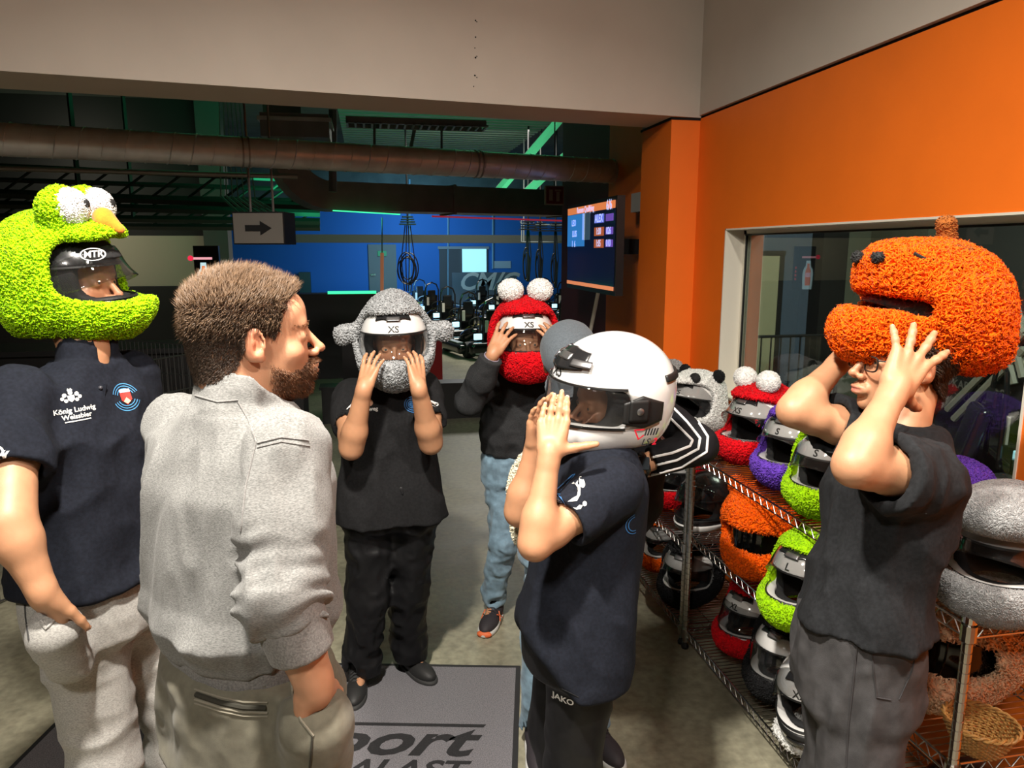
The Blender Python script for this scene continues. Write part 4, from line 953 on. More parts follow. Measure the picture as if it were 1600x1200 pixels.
def make_helmet(loc, R, m_shell, label, cat='helmet', group=None, visor=0, m_v=None, size=None, plush=None, name='racing_helmet', sc=1.0, vents=True, logo=False):
    """plush: dict(mat, shape fn, opening, tuft...)"""
    h = empty(name, loc); M = Matrix(R.tolist()).to_4x4() @ Matrix.Scale(sc, 4); M.translation = Vector([float(q) for q in loc]); h.matrix_basis = M; tag(h, label, cat, group)
    sh = _inst('shell', _H['shell'], m_shell, h); _inst('liner', _H['liner'], m_liner, h)
    # visor gasket, visor, hinges
    g = MB(); e = shell_patch(-82, 82, -.050, -.045, 40, 3, .001, .003); g.add(*e); e = shell_patch(-82, 82, .040, .045, 40, 3, .001, .003); g.add(*e); g.build('visor_seal', m_rubber, sh)
    V, F = visor_vf(); V = rotx(V, visor); mkmesh('visor', V, F, m_v or m_visor, h, True)
    for x in (-1, 1):
        t = radians(90 * x); V, F = shell_patch(84 if x > 0 else -104, 104 if x > 0 else -84, -.028, .022, 8, 8, .0065, .004); o = mkmesh('hinge_plate', V, F, m_rubber, h, True)
        MB().lathe([(0, 0), (.0085, 0), (.0085, .004), (.005, .006), (0, .006)], (x * .1345, -.01, -.004), 16, R=euler(0, 0, 90 * x)).build('hinge_screw', m_silver, o, True)
    if vents:
        V, F = shell_patch(-34, 34, lambda t: .092 - .003 * np.cos(t / 6), lambda t: .116 - .006 * (np.abs(t) / 34), 30, 7, .002, .006); vt = mkmesh('forehead_vent', V, F, m_hblack, h, True)
        V, F = shell_patch(-12, 12, .090, .104, 10, 5, .008, .005); mkmesh('vent_slider', V, F, m_silver, vt, True)
        V, F = shell_patch(-17, 17, -.096, -.078, 12, 5, .001, .005); mkmesh('chin_vent', V, F, m_hblack, h, True)
        sp = Sdf(); sp.ell((0, -.150, .035), (.070, .018, .020), None, .01); sp.mesh('rear_vent', .006, m_hblack, h)
    if size:
        decal('size_mark', text_vf(size, .034, True), sh, (0.0, .16, .0690), (-1, 0, 0), (0, -.35, 1), m_mark, h, .0012, .006, local=True)
    if plush: make_plush(h, **plush)
    return h

def make_plush(h, m, extra=None, open_=(.115, .050, .058), oz=.002, off=.020, tuft=(26000, .011, .0026), lump=.003, bottom=-.135, hs=.006, seed=0, name='plush_cover', lean=.8, lumps=14, cut=None, mask=None, oy=0.0):
    s = Sdf(); s.ell((0, -.012, .012), (.126 + off, .154 + off, .134 + off), None, .02); s.ell((0, -.01, -.06), (.114 + off, .138 + off, .085 + off), None, .05); s.ell((0, .072, -.082), (.086 + off, .098 + off, .055 + off), None, .05)
    if extra: extra(s)
    s.half((0, 0, bottom), (0, -.12, -1), (-.5, -.5, -.5), (.5, .5, .5), .02)
    s.ell((0, -.012, .008), (.1285, .1565, .1365), None, .006, 's'); s.ell((0, -.01, -.11), (.108, .130, .11), None, .01, 's'); s.ell((0, .073, -.08), (.0845, .1005, .0545), None, .006, 's')
    s.box((0, .16 + oy, oz), (open_[0] + .03, .16, open_[1]), None, open_[1] * .8, .016, 's')
    if cut: cut(s)
    s.disp(lambda p: -lump * vnoise(p * lumps + seed) - lump * .4 * vnoise(p * lumps * 3 + seed))
    V, F = s.surf(hs); v2, f2 = tufts(V, F, tuft[0], tuft[1], tuft[2], lean=lean, mask=(lambda P: (shell_sdf(.004)(P) > 0).astype(float)) if mask is None else mask)
    V, F = joinVF((V, F), (v2, f2)); return mkmesh(name, V, F, m, h, True)

def fuzz(name, col, col2=None, rough=.95):
    return mat(name, col, rough, noise=.18, nscale=90, sheen=.05, spec=.05)
m_lime = fuzz('lime_plush', (0.36, 0.66, 0.006)); m_redp = fuzz('red_plush', (0.62, 0.006, 0.012)); m_greyp = fuzz('grey_plush', (0.36, 0.37, 0.38)); m_orp = fuzz('orange_plush', (0.92, 0.13, 0.003))
m_purp = fuzz('purple_plush', (0.13, 0.05, 0.42)); m_whp = fuzz('white_plush', (0.76, 0.76, 0.74)); m_blp = fuzz('black_plush', (0.012, 0.012, 0.013)); m_tan = fuzz('tan_plush', (0.74, 0.48, 0.30)); m_brown = fuzz('brown_plush', (0.28, 0.09, 0.02)); m_lgrey = fuzz('light_grey_plush', (0.40, 0.40, 0.40)); m_cream = fuzz('cream_plush', (0.66, 0.62, 0.48))
m_felt_or = mat('orange_felt', (0.85, 0.24, 0.01), .9, noise=.1, nscale=200, sheen=.3); m_pupil = mat('black_felt', (0.01, 0.01, 0.01), .8)
def plush_ball(h, name, c, r, m, dens=30000, L=.006, w=.0022, R=None, lump=0.0, hs=.006):
    s = Sdf(); s.ell(c, r, R, .01)
    if lump: s.disp(lambda p: -lump * vnoise(p * 30))
    V, F = s.surf(hs); 
    if dens: V, F = joinVF((V, F), tufts(V, F, dens, L, w, lean=.8))
    return mkmesh(name, V, F, m, h, True)

# ================================================================ KARTS
m_kblk = mat('kart_black', (0.012, 0.012, 0.014), 0.2, coat=.4); m_tyre = mat('tyre', (0.015, 0.015, 0.015), .7); m_kyel = mat('kart_yellow', (0.45, 0.36, 0.02), .3); m_kwh = mat('kart_white', (0.45, 0.47, 0.5), .3)
def make_kart(label):
    k = empty('race_kart'); tag(k, label, 'kart', 'electric karts parked in the pit')
    b = Sdf(); b.box((0, -.66, .17), (.50, .12, .11), None, .07, .04); b.box((-.52, 0, .15), (.10, .52, .08), None, .05, .06); b.box((.52, 0, .15), (.10, .52, .08), None, .05, .06); b.box((0, .74, .13), (.46, .11, .08), None, .06, .05)
    b.mesh('bumper_body', .03, m_kblk, k)
    n = Sdf(); n.ell((0, .52, .26), (.17, .34, .12), frame((0, 1, -.35)), .02); n.mesh('nose_cover', .03, m_kblk, k); m2 = MB(); m2.box((0, .56, .385), (.05, .16, .006), frame((0, 1, -.35)).tolist()); m2.build('nose_stripe', m_kyel, k)
    for x in (-1, 1):
        for y in (-.48, .52): MB().lathe([(0, -.08), (.07, -.09), (.13, -.08), (.14, 0), (.13, .08), (.07, .09), (0, .08)], (x * .42, y, .14), 16, R=euler(0, 0, 90)).build('wheel', m_tyre, k, True)
        m3 = MB().box((x * .52, .02, .245), (.05, .36, .008), bevel=.004); m3.build('side_stripe', m_kyel if x > 0 else m_kwh, k)
    s = Sdf(); s.box((0, -.12, .20), (.19, .22, .05), None, .04, .05); s.box((0, -.34, .42), (.18, .05, .26), euler(0, 14), .04, .05); s.mesh('seat', .025, m_kblk, k)
    MB().tube([(-.17, -.50, .25), (-.17, -.50, .80), (-.12, -.50, .93), (0, -.50, .98), (.12, -.50, .93), (.17, -.50, .80), (.17, -.50, .25)], .018, 8).build('roll_hoop', m_kblk, k, True)
    MB().box((0, -.47, .66), (.10, .03, .13), bevel=.02).build('headrest', m_kblk, k)
    a = MB(); R = frame((0, .8, .6)); a.tube([np.array((0, .22, .52)) + R @ np.array((.13 * cos(q), 0, .11 * sin(q))) for q in np.linspace(0, 2 * pi, 19)], .014, 6, caps=False); a.tube([(0, .24, .50), (0, .5, .25)], .014, 6); a.build('steering_wheel', m_tyre, k)
    MB().box((-.30, -.58, .36), (.07, .02, .05), bevel=.01).build('display', mat('kart_display', (.4, .7, .8), .3, emit=(.45, .85, 1.0), estr=1.6), k)
    MB().box((-.30, -.56, .30), (.02, .02, .06)).build('display_stalk', m_kblk, k)
    MB().box((.12, -.785, .19), (.13, .012, .035), bevel=.01).build('tail_light', mat('kart_tail', (.6, .02, .02), .3, emit=(1.0, .05, .04), estr=2.6), k)
    MB().box((0, -.775, .10), (.42, .012, .012)).build('rear_trim', m_kwh, k)
    MB().box((-.12, -.54, .52), (.03, .01, .10), bevel=.005).build('number_plate', mat('kart_plate', (.6, .55, .5), .4), k)
    return k
def copy_tree(o, parent=None):
    c = o.copy(); COL.objects.link(c); c.parent = parent
    for ch in list(o.children): copy_tree(ch, c)
    return c
kspots = [(1.92, 11.9, 'nearest black kart with a glowing red tail light'), (1.80, 14.0, 'black kart directly behind the nearest one, in the left column'), (1.62, 16.1, 'third black kart of the left column'), (1.45, 18.2, 'fourth black kart of the left column, right of the grey plush helmet'), (1.30, 20.3, 'farthest black kart of the left column, near the dark door'),
          (3.42, 12.6, 'black kart right behind the red plush helmet, nearest of the middle column'), (3.38, 14.7, 'second black kart of the middle column, partly behind the red plush helmet'), (3.30, 16.4, 'black kart seen just left of the red plush helmet, under the pale lettering'), (3.2, 18.2, 'fourth black kart of the middle column, before the lettered panel'), (3.0, 20.0, 'farthest black kart of the middle column, before the lettered panel'),
          (4.75, 16.0, 'black kart beside the maroon wall edge, nearest of the right column'), (4.85, 18.3, 'black kart beside the maroon wall edge, second of the right column'), (4.9, 20.6, 'black kart at the far end of the right column')]
K0 = make_kart('kart'); karts = []
for i, (x_, y_, lab) in enumerate(kspots):
    k = K0 if i == 0 else copy_tree(K0); k.location = (x_, y_ + .8, 0); k.rotation_euler = (0, 0, radians(14)); k['label'] = lab; karts.append(k)
kw = copy_tree(K0); kw.location = (4.0, 4.7, 0); kw.rotation_euler = (0, 0, radians(60)); kw['label'] = 'dark kart standing in the room behind the window glass'; kw['group'] = 'kart behind the glass'

# ================================================================ HELMETS WORN
VU = (0, 0, 1)
def toward(az): return euler(az)
def extra_eyes_sockets(s):
    s.ell((0, -.03, .085), (.120, .125, .075), None, .05); s.ell((0, -.10, .05), (.14, .10, .12), None, .05); s.ell((0, -.06, -.07), (.13, .12, .07), None, .05)
    for x in (-1, 1): s.ell((x * .058, .040, .192), (.060, .052, .058), None, .02)
    s.ell((0, .095, .118), (.085, .055, .030), None, .03)
P1H = D(114, 438, 1.88); P1R = euler(-104, 2, 4)
g1 = make_helmet(P1H, P1R, m_hblack, 'lime green plush helmet with white eyes and orange beak, worn at the left', group=None, visor=20, m_v=m_visor_lt, name='plush_helmet', vents=False, sc=.91,
    plush=dict(m=m_lime, extra=extra_eyes_sockets, open_=(.13, .088, .06), oz=.028, off=.036, tuft=(60000, .010, .0030), lump=.006, bottom=-.150, hs=.0055))
g1.children[2].data.transform(Matrix.Translation((0, .026, .012)))
decal('maker_mark', text_vf('MTR', .024, True, .2), g1.children[0], (.092, .128, .074), N3((-.75, .66, 0)), (0, -.3, 1), mat('mark_white', (.75, .75, .75), .5), g1, .002, .006, local=True)
decal('maker_mark', poly_vf(ringp(0, 0, .015, .002, sx=1.9)), g1.children[0], (.092, .128, .074), N3((-.75, .66, 0)), (0, -.3, 1), mat('mark_white'), g1, .002, .006, local=True)
pc_ = [c for c in g1.children if c.name.startswith('plush_cover')][0]
for x in (-1, 1):
    e = plush_ball(pc_, 'plush_eye', (x * .060, .066, .196), (.051, .046, .051), m_whp, 60000, .005, .0022)
    MB().sphere((x * .060 - .008, .110, .204), (.013, .006, .013), 14).build('pupil', m_pupil, pc_, True)
s = Sdf(); s.cone((0, .118, .166), (0, .160, .134), .028, .012, .01); s.ell((0, .122, .160), (.034, .018, .022), None, .015); s.mesh('beak', .004, m_felt_or, pc_)

P3H = D(616, 533, 2.79); P3R = euler(178, -1, 1)
def shark_extra(s):
    s.ell((0, -.01, .11), (.075, .10, .075), None, .05)
    for x in (-1, 1): s.ell((x * .165, -.01, .035), (.052, .024, .028), euler(0, 0, -x * 8), .03); s.ell((x * .192, -.01, .022), (.024, .020, .028), None, .02)
    s.ell((0, .10, -.105), (.085, .075, .060), None, .04)
g3 = make_helmet(P3H, P3R, m_hwhite, 'grey plush helmet with side fins on the child in the middle, visor closed', visor=0, m_v=m_visor_lt, name='plush_helmet', size='XS', sc=1.0,
    plush=dict(m=m_greyp, extra=shark_extra, open_=(.13, .082, .06), oz=.030, off=.019, tuft=(45000, .009, .0030), lump=.004, bottom=-.170, hs=.0055))
P4H = D(820, 530, 3.2); P4R = euler(176, 6, 0)
def red_extra(s):
    s.ell((0, -.02, .10), (.10, .11, .07), None, .05); s.ell((0, .09, -.115), (.105, .09, .065), None, .04)
g4 = make_helmet(P4H, P4R, m_hwhite, 'red plush helmet with two white balls, worn by the person in dark sweater', visor=0, m_v=m_visor_lt, name='plush_helmet', size='XS', sc=1.02,
    plush=dict(m=m_redp, extra=red_extra, open_=(.13, .080, .06), oz=.026, off=.024, tuft=(45000, .008, .0028), lump=.004, bottom=-.170, hs=.006))
pc_ = [c for c in g4.children if c.name.startswith('plush_cover')][0]
for x in (-1, 1): plush_ball(pc_, 'white_ball', (x * .062, .035, .205), (.053, .046, .047), m_whp, 40000, .005, .0024)
def ls_mark(h, o, ux, uy, sz, parent=None):
    sh = h.children[0]; ux = N3(ux)
    decal('maker_mark', text_vf('LS', sz, True, .3), sh, o, ux, uy, m_mark, h, .0015, .006, local=True)
    o2 = np.array(o) + ux * sz * 1.05; decal('maker_mark', text_vf('2', sz, True, .3), sh, o2, ux, uy, m_redmark, h, .0015, .006, local=True)
    bars = [[(-.9 + i * .33, .75), (-.7 + i * .33, .75), (-.5 + i * .33, 1.5), (-.7 + i * .33, 1.5)] for i in range(2, 7)]
    decal('maker_mark', poly_vf([[(x * sz, y * sz) for x, y in b] for b in bars]), sh, o, ux, uy, m_mark, h, .0015, .006, local=True)
    decal('maker_mark', poly_vf([[(x * sz, y * sz) for x, y in b] for b in [[(-1.5, 1.5), (-.2, 1.5), (-.3, 1.35), (-1.3, 1.35)], [(-1.5, 1.5), (-.9, .3), (-.75, .4), (-1.3, 1.45)], [(-.9, .3), (-.2, .75), (-.3, .9), (-.8, .5)]]]), sh, o, ux, uy, m_redmark, h, .0015, .006, local=True)
P5H = D(950, 614, 1.98); P5R = euler(99, 1, -6)
g5 = make_helmet(P5H, P5R, m_hwhite, 'plain white full-face racing helmet held by the child in front of the shelves', visor=0, m_v=m_visor_lt, name='racing_helmet', size='XS', sc=1.14)
ls_mark(g5, (.16 * -1, -.015, -.066), (0, -1, 0), (0, 0, 1), .021)
# P5's helmet: big side view extras
V, F = shell_patch(78, 122, lambda t: -.045 + .0006 * np.abs(t - 100), lambda t: .030 - .0008 * np.abs(t - 98), 14, 10, .003, .004); V2 = V.copy(); V2[:, 0] *= -1
mkmesh('side_panel', V2, [f[::-1] for f in F], m_rubber, g5, True)
for k, (z, a) in enumerate(((.075, 150), (-.01, 150))):
    pass
V, F = shell_patch(130, 230, lambda t: .052 + 0 * t, lambda t: .066 + 0 * t, 40, 4, .002, .005); mkmesh('rear_spoiler', V, F, m_rubber, g5, True)
for c_ in [c for c in g5.children if c.name.startswith('rear_vent')]: bpy.data.objects.remove(c_)
V, F = shell_patch(-32, 32, lambda t: .068 + .010 * (np.abs(t) / 32), lambda t: .108 - .012 * (np.abs(t) / 32), 26, 8, .003, .008); mkmesh('top_intake', V, F, m_hblack, g5, True)
for x in (-1, 1):
    V, F = shell_patch(18 if x > 0 else -42, 42 if x > 0 else -18, .082, .096, 14, 4, .010, .005); mkmesh('intake_blade', V, F, m_silver, g5, True)
V, F = shell_patch(-104, -84, -.118, -.108, 6, 3, .001, .003); mkmesh('chin_strap_trim', V, F, m_rubber, g5, True)
MB().tube([(.02, -.02, -.10), (.03, .01, -.15), (.02, .03, -.175)], .009, 6).build('chin_strap', mat('strap_red', (.5, .03, .02), .7), g5)

P6H = D(1440, 487, 1.66); P6R = euler(90, 12, 0)
def pump_extra(s):
    s.ell((0, -.04, .02), (.175, .175, .160), None, .05); s.ell((0, .10, .09), (.11, .10, .07), None, .05); s.ell((0, .14, -.085), (.10, .085, .068), None, .05); s.ell((0, -.10, -.05), (.15, .14, .10), None, .05)
def pump_disp(s): pass
def pump_cut(s):
    s.disp(lambda p: .009 * (np.cos(6 * np.arctan2(p[:, 0], p[:, 1] + .03)) < -.86) * (p[:, 1] < .05))
g6 = make_helmet(P6H, P6R, m_hwhite, 'big orange plush pumpkin helmet lifted off the head of the teenager', visor=14, m_v=m_visor, name='plush_helmet', size=None, sc=.83,
    plush=dict(m=m_orp, extra=pump_extra, open_=(.12, .034, .06), oz=-.002, oy=.045, off=.030, tuft=(60000, .020, .0032), lump=.008, bottom=-.150, hs=.006, lumps=9, cut=pump_cut))
pc_ = [c for c in g6.children if c.name.startswith('plush_cover')][0]
s = Sdf(); s.chain([(0, -.02, .16), (0, -.015, .20), (0, .0, .235)], [.026, .020, .024], .01); V, F = s.surf(.005); V, F = joinVF((V, F), tufts(V, F, 50000, .006, .002)); mkmesh('stem', V, F, m_brown, pc_, True)
plush_ball(pc_, 'stem_base', (0, -.02, .165), (.085, .075, .020), m_brown, 40000, .012, .0026)
for x in (-1, 1):
    plush_ball(pc_, 'nostril', (x * .040, .204, .105), (.018, .014, .016), m_pupil, 40000, .006, .002)
    MB().tube([(x * (.098 + .010 * sin(q)), .150 - q * .0275, .128 - .010 * sin(q)) for q in np.linspace(0, pi, 9)], .0045, 6).build('closed_eye', m_pupil, pc_)

# ================================================================ HELMETS ON THE SHELVES
G = 'helmets on the wire shelves'
def shelf_helmet(p, yaw, pitch, m_s, plush, label, **k): return make_helmet(np.array(p, float), euler(yaw, pitch, k.pop('roll', 0)), m_s, label, name=k.pop('nm', 'plush_helmet'), group=G, plush=plush, **k)
def pl(m, **k):
    d = dict(m=m, open_=(.13, .080, .06), oz=.030, off=.020, tuft=(38000, .008, .0030), lump=.004, bottom=-.148, hs=.0065); d.update(k); return d
ears2 = lambda s: [s.ell((x * .085, -.02, .145), (.035, .018, .033), None, .02) for x in (-1, 1)]
def dog_snout(s): s.ell((0, .12, .10), (.06, .07, .045), None, .04); s.ell((0, -.02, .10), (.12, .12, .07), None, .05)
h = shelf_helmet((1.60, 3.42, 1.005), 112, 10, m_hwhite, pl(m_whp, extra=lambda s: (dog_snout(s), ears2(s))), 'white plush panda helmet with black eye patches on the far top shelf', size='XS', visor=38, m_v=m_visor_lt)
pc_ = h.children[-1]
for x in (-1, 1):
    plush_ball(pc_, 'eye_patch', (x * .062, .090, .140), (.030, .020, .026), m_pupil, 30000, .005, .002); plush_ball(pc_, 'black_ear', (x * .112, -.02, .165), (.034, .022, .032), m_blp, 30000, .006, .0024)
h = shelf_helmet((1.56, 3.78, 1.01), 150, 5, m_hwhite, pl(m_lgrey, extra=lambda s: (dog_snout(s), ears2(s))), 'light grey plush helmet with round ears, behind the panda helmet')
h = shelf_helmet((1.575, 2.74, 1.064), 108, 6, m_hwhite, pl(m_redp, extra=lambda s: s.ell((0, -.02, .10), (.11, .12, .065), None, .05)), 'red plush helmet with two white balls on the top shelf beside the panda', size='XS', visor=34, m_v=m_visor_lt, sc=1.02)
pc_ = h.children[-1]
for x in (-1, 1): plush_ball(pc_, 'white_ball', (x * .060, .045, .185), (.048, .044, .044), m_whp, 40000, .004, .0022)
h = shelf_helmet((1.555, 2.42, 1.064), 114, 4, m_hwhite, pl(m_purp), 'purple plush helmet on the top shelf between the red and the lime one', size='S', visor=30, m_v=m_visor_lt); ls_mark(h, (.075, .15, .070), (-1, .35, 0), (0, -.3, 1), .012)
h = shelf_helmet((1.51, 2.13, 1.064), 118, 5, m_hwhite, pl(m_lime), 'lime plush helmet on the top shelf, right of the purple one', size='S', visor=22, m_v=m_visor_lt)
h = shelf_helmet((1.66, 1.79, 1.03), 120, 0, m_hwhite, pl(m_purp, extra=lambda s: s.ell((0, -.05, .1), (.1, .1, .07), None, .05)), 'purple plush helmet mostly hidden behind the person lifting the pumpkin', sc=.82)
h = shelf_helmet((1.50, 1.44, 1.062), 122, 2, m_hwhite, pl(m_lgrey, tuft=(220000, .0050, .0014), lean=.6, lump=.0015, off=.03, extra=lambda s: (s.ell((0, .11, .12), (.12, .10, .055), None, .04), s.ell((0, .10, -.09), (.11, .08, .06), None, .04)), open_=(.13, .060, .06), oz=.012, bottom=-.165), 'big pale grey plush helmet with open visor at the right edge, on the top shelf', visor=24, m_v=m_visor_lt, sc=.94)
# middle shelf
def cat_extra(s):
    s.ell((0, .03, .06), (.14, .14, .10), None, .05)
    for x in (-1, 1): s.ell((x * .105, .03, .155), (.040, .026, .040), None, .02)
h = shelf_helmet((1.50, 2.50, .710), 122, -4, m_hblack, pl(m_orp, extra=cat_extra, tuft=(42000, .014, .0032), open_=(.095, .048, .058), oz=.004, off=.030, bottom=-.150), 'orange plush helmet with small ears on the middle shelf', visor=0, m_v=m_smoke, vents=False)
h = shelf_helmet((1.42, 2.08, .702), 112, 4, m_hwhite, pl(m_lime), 'lime plush helmet on the middle shelf right of the orange one', size='L', visor=36, m_v=m_visor_lt)
def bear_extra(s):
    s.ell((0, -.05, .03), (.17, .17, .15), None, .05); s.ell((0, .13, -.07), (.10, .09, .07), None, .04)
h = shelf_helmet((1.585, 1.66, .715), 112, -2, m_hwhite, pl(m_tan, extra=bear_extra, off=.03, tuft=(36000, .014, .0034), open_=(.12, .052, .06), oz=.004, bottom=-.165), 'tan long-haired plush helmet with brown ear on the middle shelf, behind the wicker basket', visor=0, m_v=m_smoke, sc=1.06)
pc_ = h.children[-1]
for x in (-1, 1): plush_ball(pc_, 'plush_ear', (x * .165, -.04, .085), (.022, .050, .055), m_brown, 36000, .009, .003); plush_ball(pc_, 'inner_ear', (x * .186, -.03, .085), (.008, .030, .034), m_tan, 20000, .006, .003)
# bottom shelf
h = shelf_helmet((1.575, 2.68, .246), 110, 4, m_hwhite, pl(m_redp), 'red plush helmet marked XL on the bottom shelf', size='XL', visor=10, m_v=m_visor_lt)
h = shelf_helmet((1.55, 2.37, .250), 118, 4, m_hwhite, pl(m_blp, bottom=-.15), 'black plush helmet on the bottom shelf between the red and the white one', visor=0, m_v=m_visor_lt, sc=1.04)
cu_ = Sdf(); cu_.ell((1.46, 2.06, .130), (.13, .13, .030), None, .01); cu_.disp(lambda p: -.006 * vnoise(p * 30)); V, F = cu_.surf(.008); V, F = joinVF((V, F), tufts(V, F, 20000, .010, .0034)); tag(mkmesh('plush_cover', V, F, m_whp, None, True), 'white fleece cover crumpled under the bare white helmet on the bottom shelf', 'cover')
h = make_helmet(np.array((1.455, 2.06, .285)), euler(132, -2, 6), m_hwhite, 'bare white racing helmet with its visor up on the bottom shelf', name='racing_helmet', group=G, visor=40, m_v=m_visor, size='XXL')
V, F = shell_patch(-70, 70, -.075, -.055, 30, 4, .001, .003); mkmesh('chin_trim', V, F, m_rubber, h, True)
h = make_helmet(np.array((1.60, 1.56, .215)), euler(120, 0, 0), m_hblack, 'black helmet in the dark corner of the bottom shelf, under the tan one', name='racing_helmet', group=G, visor=0, m_v=m_smoke)
# second unit
h = shelf_helmet((1.52, 3.42, .640), 110, 4, m_hwhite, pl(m_redp), 'red plush helmet on the middle shelf of the far unit', visor=20, m_v=m_visor_lt)
h = make_helmet(np.array((1.53, 3.10, .610)), euler(120, 0, 0), m_hblack, 'black and white racing helmet on the middle shelf of the far unit', name='racing_helmet', group=G, visor=28, m_v=m_visor)
V, F = shell_patch(-80, 80, -.105, -.070, 30, 4, .001, .003); mkmesh('white_chin', V, F, m_hwhite, h, True)
h = shelf_helmet((1.55, 3.58, .252), 128, -10, m_hwhite, pl(m_orp, tuft=(36000, .012, .003)), 'orange plush helmet on the bottom shelf of the far unit', visor=30, m_v=m_visor)
h = shelf_helmet((1.50, 3.16, .246), 128, 0, m_hwhite, pl(m_blp), 'black plush helmet on the bottom shelf of the far unit, beside the posts', visor=30, m_v=m_visor)

# wicker basket
bk = empty('wicker_basket', (1.462, 1.408, .549)); tag(bk, 'small round wicker basket on the middle shelf behind the chrome post', 'basket')
o = MB(); prof = [(.045, 0), (.055, .012), (.066, .035), (.076, .060), (.080, .075)]
for k in range(24):
    a = 2 * pi * k / 24; o.tube([(r * cos(a), r * sin(a), z) for r, z in prof], .0022, 5)
o.build('stakes', mat('wicker', (.42, .22, .06), .6, noise=.25, nscale=120), bk)
o = MB()
for i in range(13):
    z = .004 + i * .0055; r = np.interp(z, [p[1] for p in prof], [p[0] for p in prof]); o.tube([((r + .0026 * (1 if (j + i) % 2 else -1)) * cos(2 * pi * j / 48), (r + .0026 * (1 if (j + i) % 2 else -1)) * sin(2 * pi * j / 48), z) for j in range(49)], .0026, 5, caps=False)
o.build('weave', mat('wicker'), bk); o = MB()
for ph in (0, pi): o.tube([((.082 + .004 * cos(12 * a + ph)) * cos(a), (.082 + .004 * cos(12 * a + ph)) * sin(a), .076 + .004 * sin(12 * a + ph)) for a in np.linspace(0, 2 * pi, 120)], .0035, 6, caps=False)
o.build('braided_rim', mat('wicker'), bk)
MB().lathe([(0, .004), (.048, .004)], (0, 0, 0), 24).build('basket_floor', mat('wicker'), bk)

# ================================================================ PEOPLE
def rot2(yaw): return np.array([cos(yaw), sin(yaw), 0.0])
def torso_body(s, pel, che, neck, rx, sc=1.0, k=.04):
    """rx: unit vector to the person's right"""
    f = np.cross((0, 0, 1), rx); R = np.stack([rx, f, np.array([0, 0, 1.0])], 1)
    s.ell(pel, np.array([.145, .100, .13]) * sc, R, k); s.ell((np.array(pel) + che) / 2, np.array([.120, .085, .16]) * sc, R, k); s.ell(che, np.array([.150, .100, .17]) * sc, R, k)
    s.cone(np.array(neck) + (np.array(che) - neck) * .12, neck, .06 * sc, .055 * sc, k)
def arm(s, sh, el, wr, sc=1.0):
    sh, el, wr = (np.array(q, float) for q in (sh, el, wr)); s.cone(sh, sh + (el - sh) * .45, .043 * sc, .045 * sc, .03); s.cone(sh + (el - sh) * .45, el, .046 * sc, .0385 * sc, .03)
    s.cone(sh + (el - sh) * .78, el + (wr - el) * .22, .036 * sc, .0375 * sc, .03); s.cone(el, el + (wr - el) * .30, .0385 * sc, .0395 * sc, .02); s.cone(el + (wr - el) * .30, wr, .0395 * sc, .0255 * sc, .02)
def leg(s, hip, kn, an, toe, sc=1.0):
    sc *= .74; hip, kn, an, toe = (np.array(q, float) for q in (hip, kn, an, toe))
   
    s.cone(hip, kn, .080 * sc, .052 * sc, .04); s.cone(kn, kn + (np.array(an) - kn) * .35, .050 * sc, .054 * sc, .02); s.cone(kn + (np.array(an) - kn) * .35, an, .054 * sc, .034 * sc, .02); s.cone(np.array(an) + (0, 0, -.02), toe, .032 * sc, .025 * sc, .02)
def ringrow(z, c, a, b, yaw): return (z, c[0], c[1], a, b, yaw)
def sleeve(s, sh, el, t, r0, r1, k=.03, inner=None):
    sh = np.array(sh, float); el = np.array(el, float); e = sh + (el - sh) * t; s.limb([sh, e], [r0, r1], inner or r1 - .010, k=k); return e, N3(el - sh)
def cut_sleeve(s, e, d, r, inner): 
    s.half(e, d, e - r * 1.25, e + r * 1.25 + 0, .003); s.cone(e - d * .035, e + d * .05, inner, inner, .004, 's')
def trousers(name, m, parent, waist, hipc, legs, yaw, sc=1.0, wa=.155, wb=.115, ha=.175, hb=.125, top=None, amp=.006, hs=.008, seed=0, fr=(9, 9, 7), extra=None, rk=.02, cuff=None):
    """legs: list of [(x, y, z, r), ...] from hip to hem"""
    s = Sdf(); s.loft([ringrow(hipc[2] - .10, hipc, ha * sc, hb * sc, yaw), ringrow(hipc[2] + .02, hipc, ha * sc, hb * sc, yaw), ringrow(waist[2], waist, wa * sc, wb * sc, yaw)], 2.4, .03, cap=.02)
    for L in legs: s.limb([q[:3] for q in L], [q[3] for q in L], L[-1][3] - .010)
    if extra: extra(s)
    s.disp(folds(amp, fr, seed)); return s.mesh(name, hs, m, parent)

def person(label, s, hs, colfn, group=None):
    o = s.mesh('person', hs, m_skin, None, colfn); tag(o, label, 'person'); return o
def nails_on(o, nl):
    for p, d, n, r in nl:
        R = frame(d, n); MB().sphere(p, (r * .95, r * 1.25, r * .30), 10, R=R).build('fingernail', m_nail, o, True)

# ---------------------------------------------------------------- child in the grey plush helmet (middle)
SK = (0.50, 0.25, 0.135)
hc = P3H + np.array([0, .0, -.02]); hR = euler(178, 0); rx = np.array([-1.0, -.04, 0]); rx = N3(rx)   # facing the camera: right hand at image left
cx, cy = .065, 2.85
neck = np.array([cx + .012, cy - .01, 1.315]); che = np.array([cx, cy, 1.13]); pel = np.array([cx, cy + .01, .80])
Rsh = np.array([cx - .148, cy, 1.235]); Lsh = np.array([cx + .148, cy, 1.245])
Rel = bone(Rsh, 549, 700, .27); Lel = bone(Lsh, 673, 692, .27); Rwr = bone(Rel, 570, 612, .225, True); Lwr = bone(Lel, 655, 612, .225, True)
Rtg = P3H + P3R @ np.array([.100, .105, -.080]); Ltg = P3H + P3R @ np.array([-.100, .105, -.080])
Rwr = D(569, 607, 2.56); Lwr = D(654, 606, 2.56)
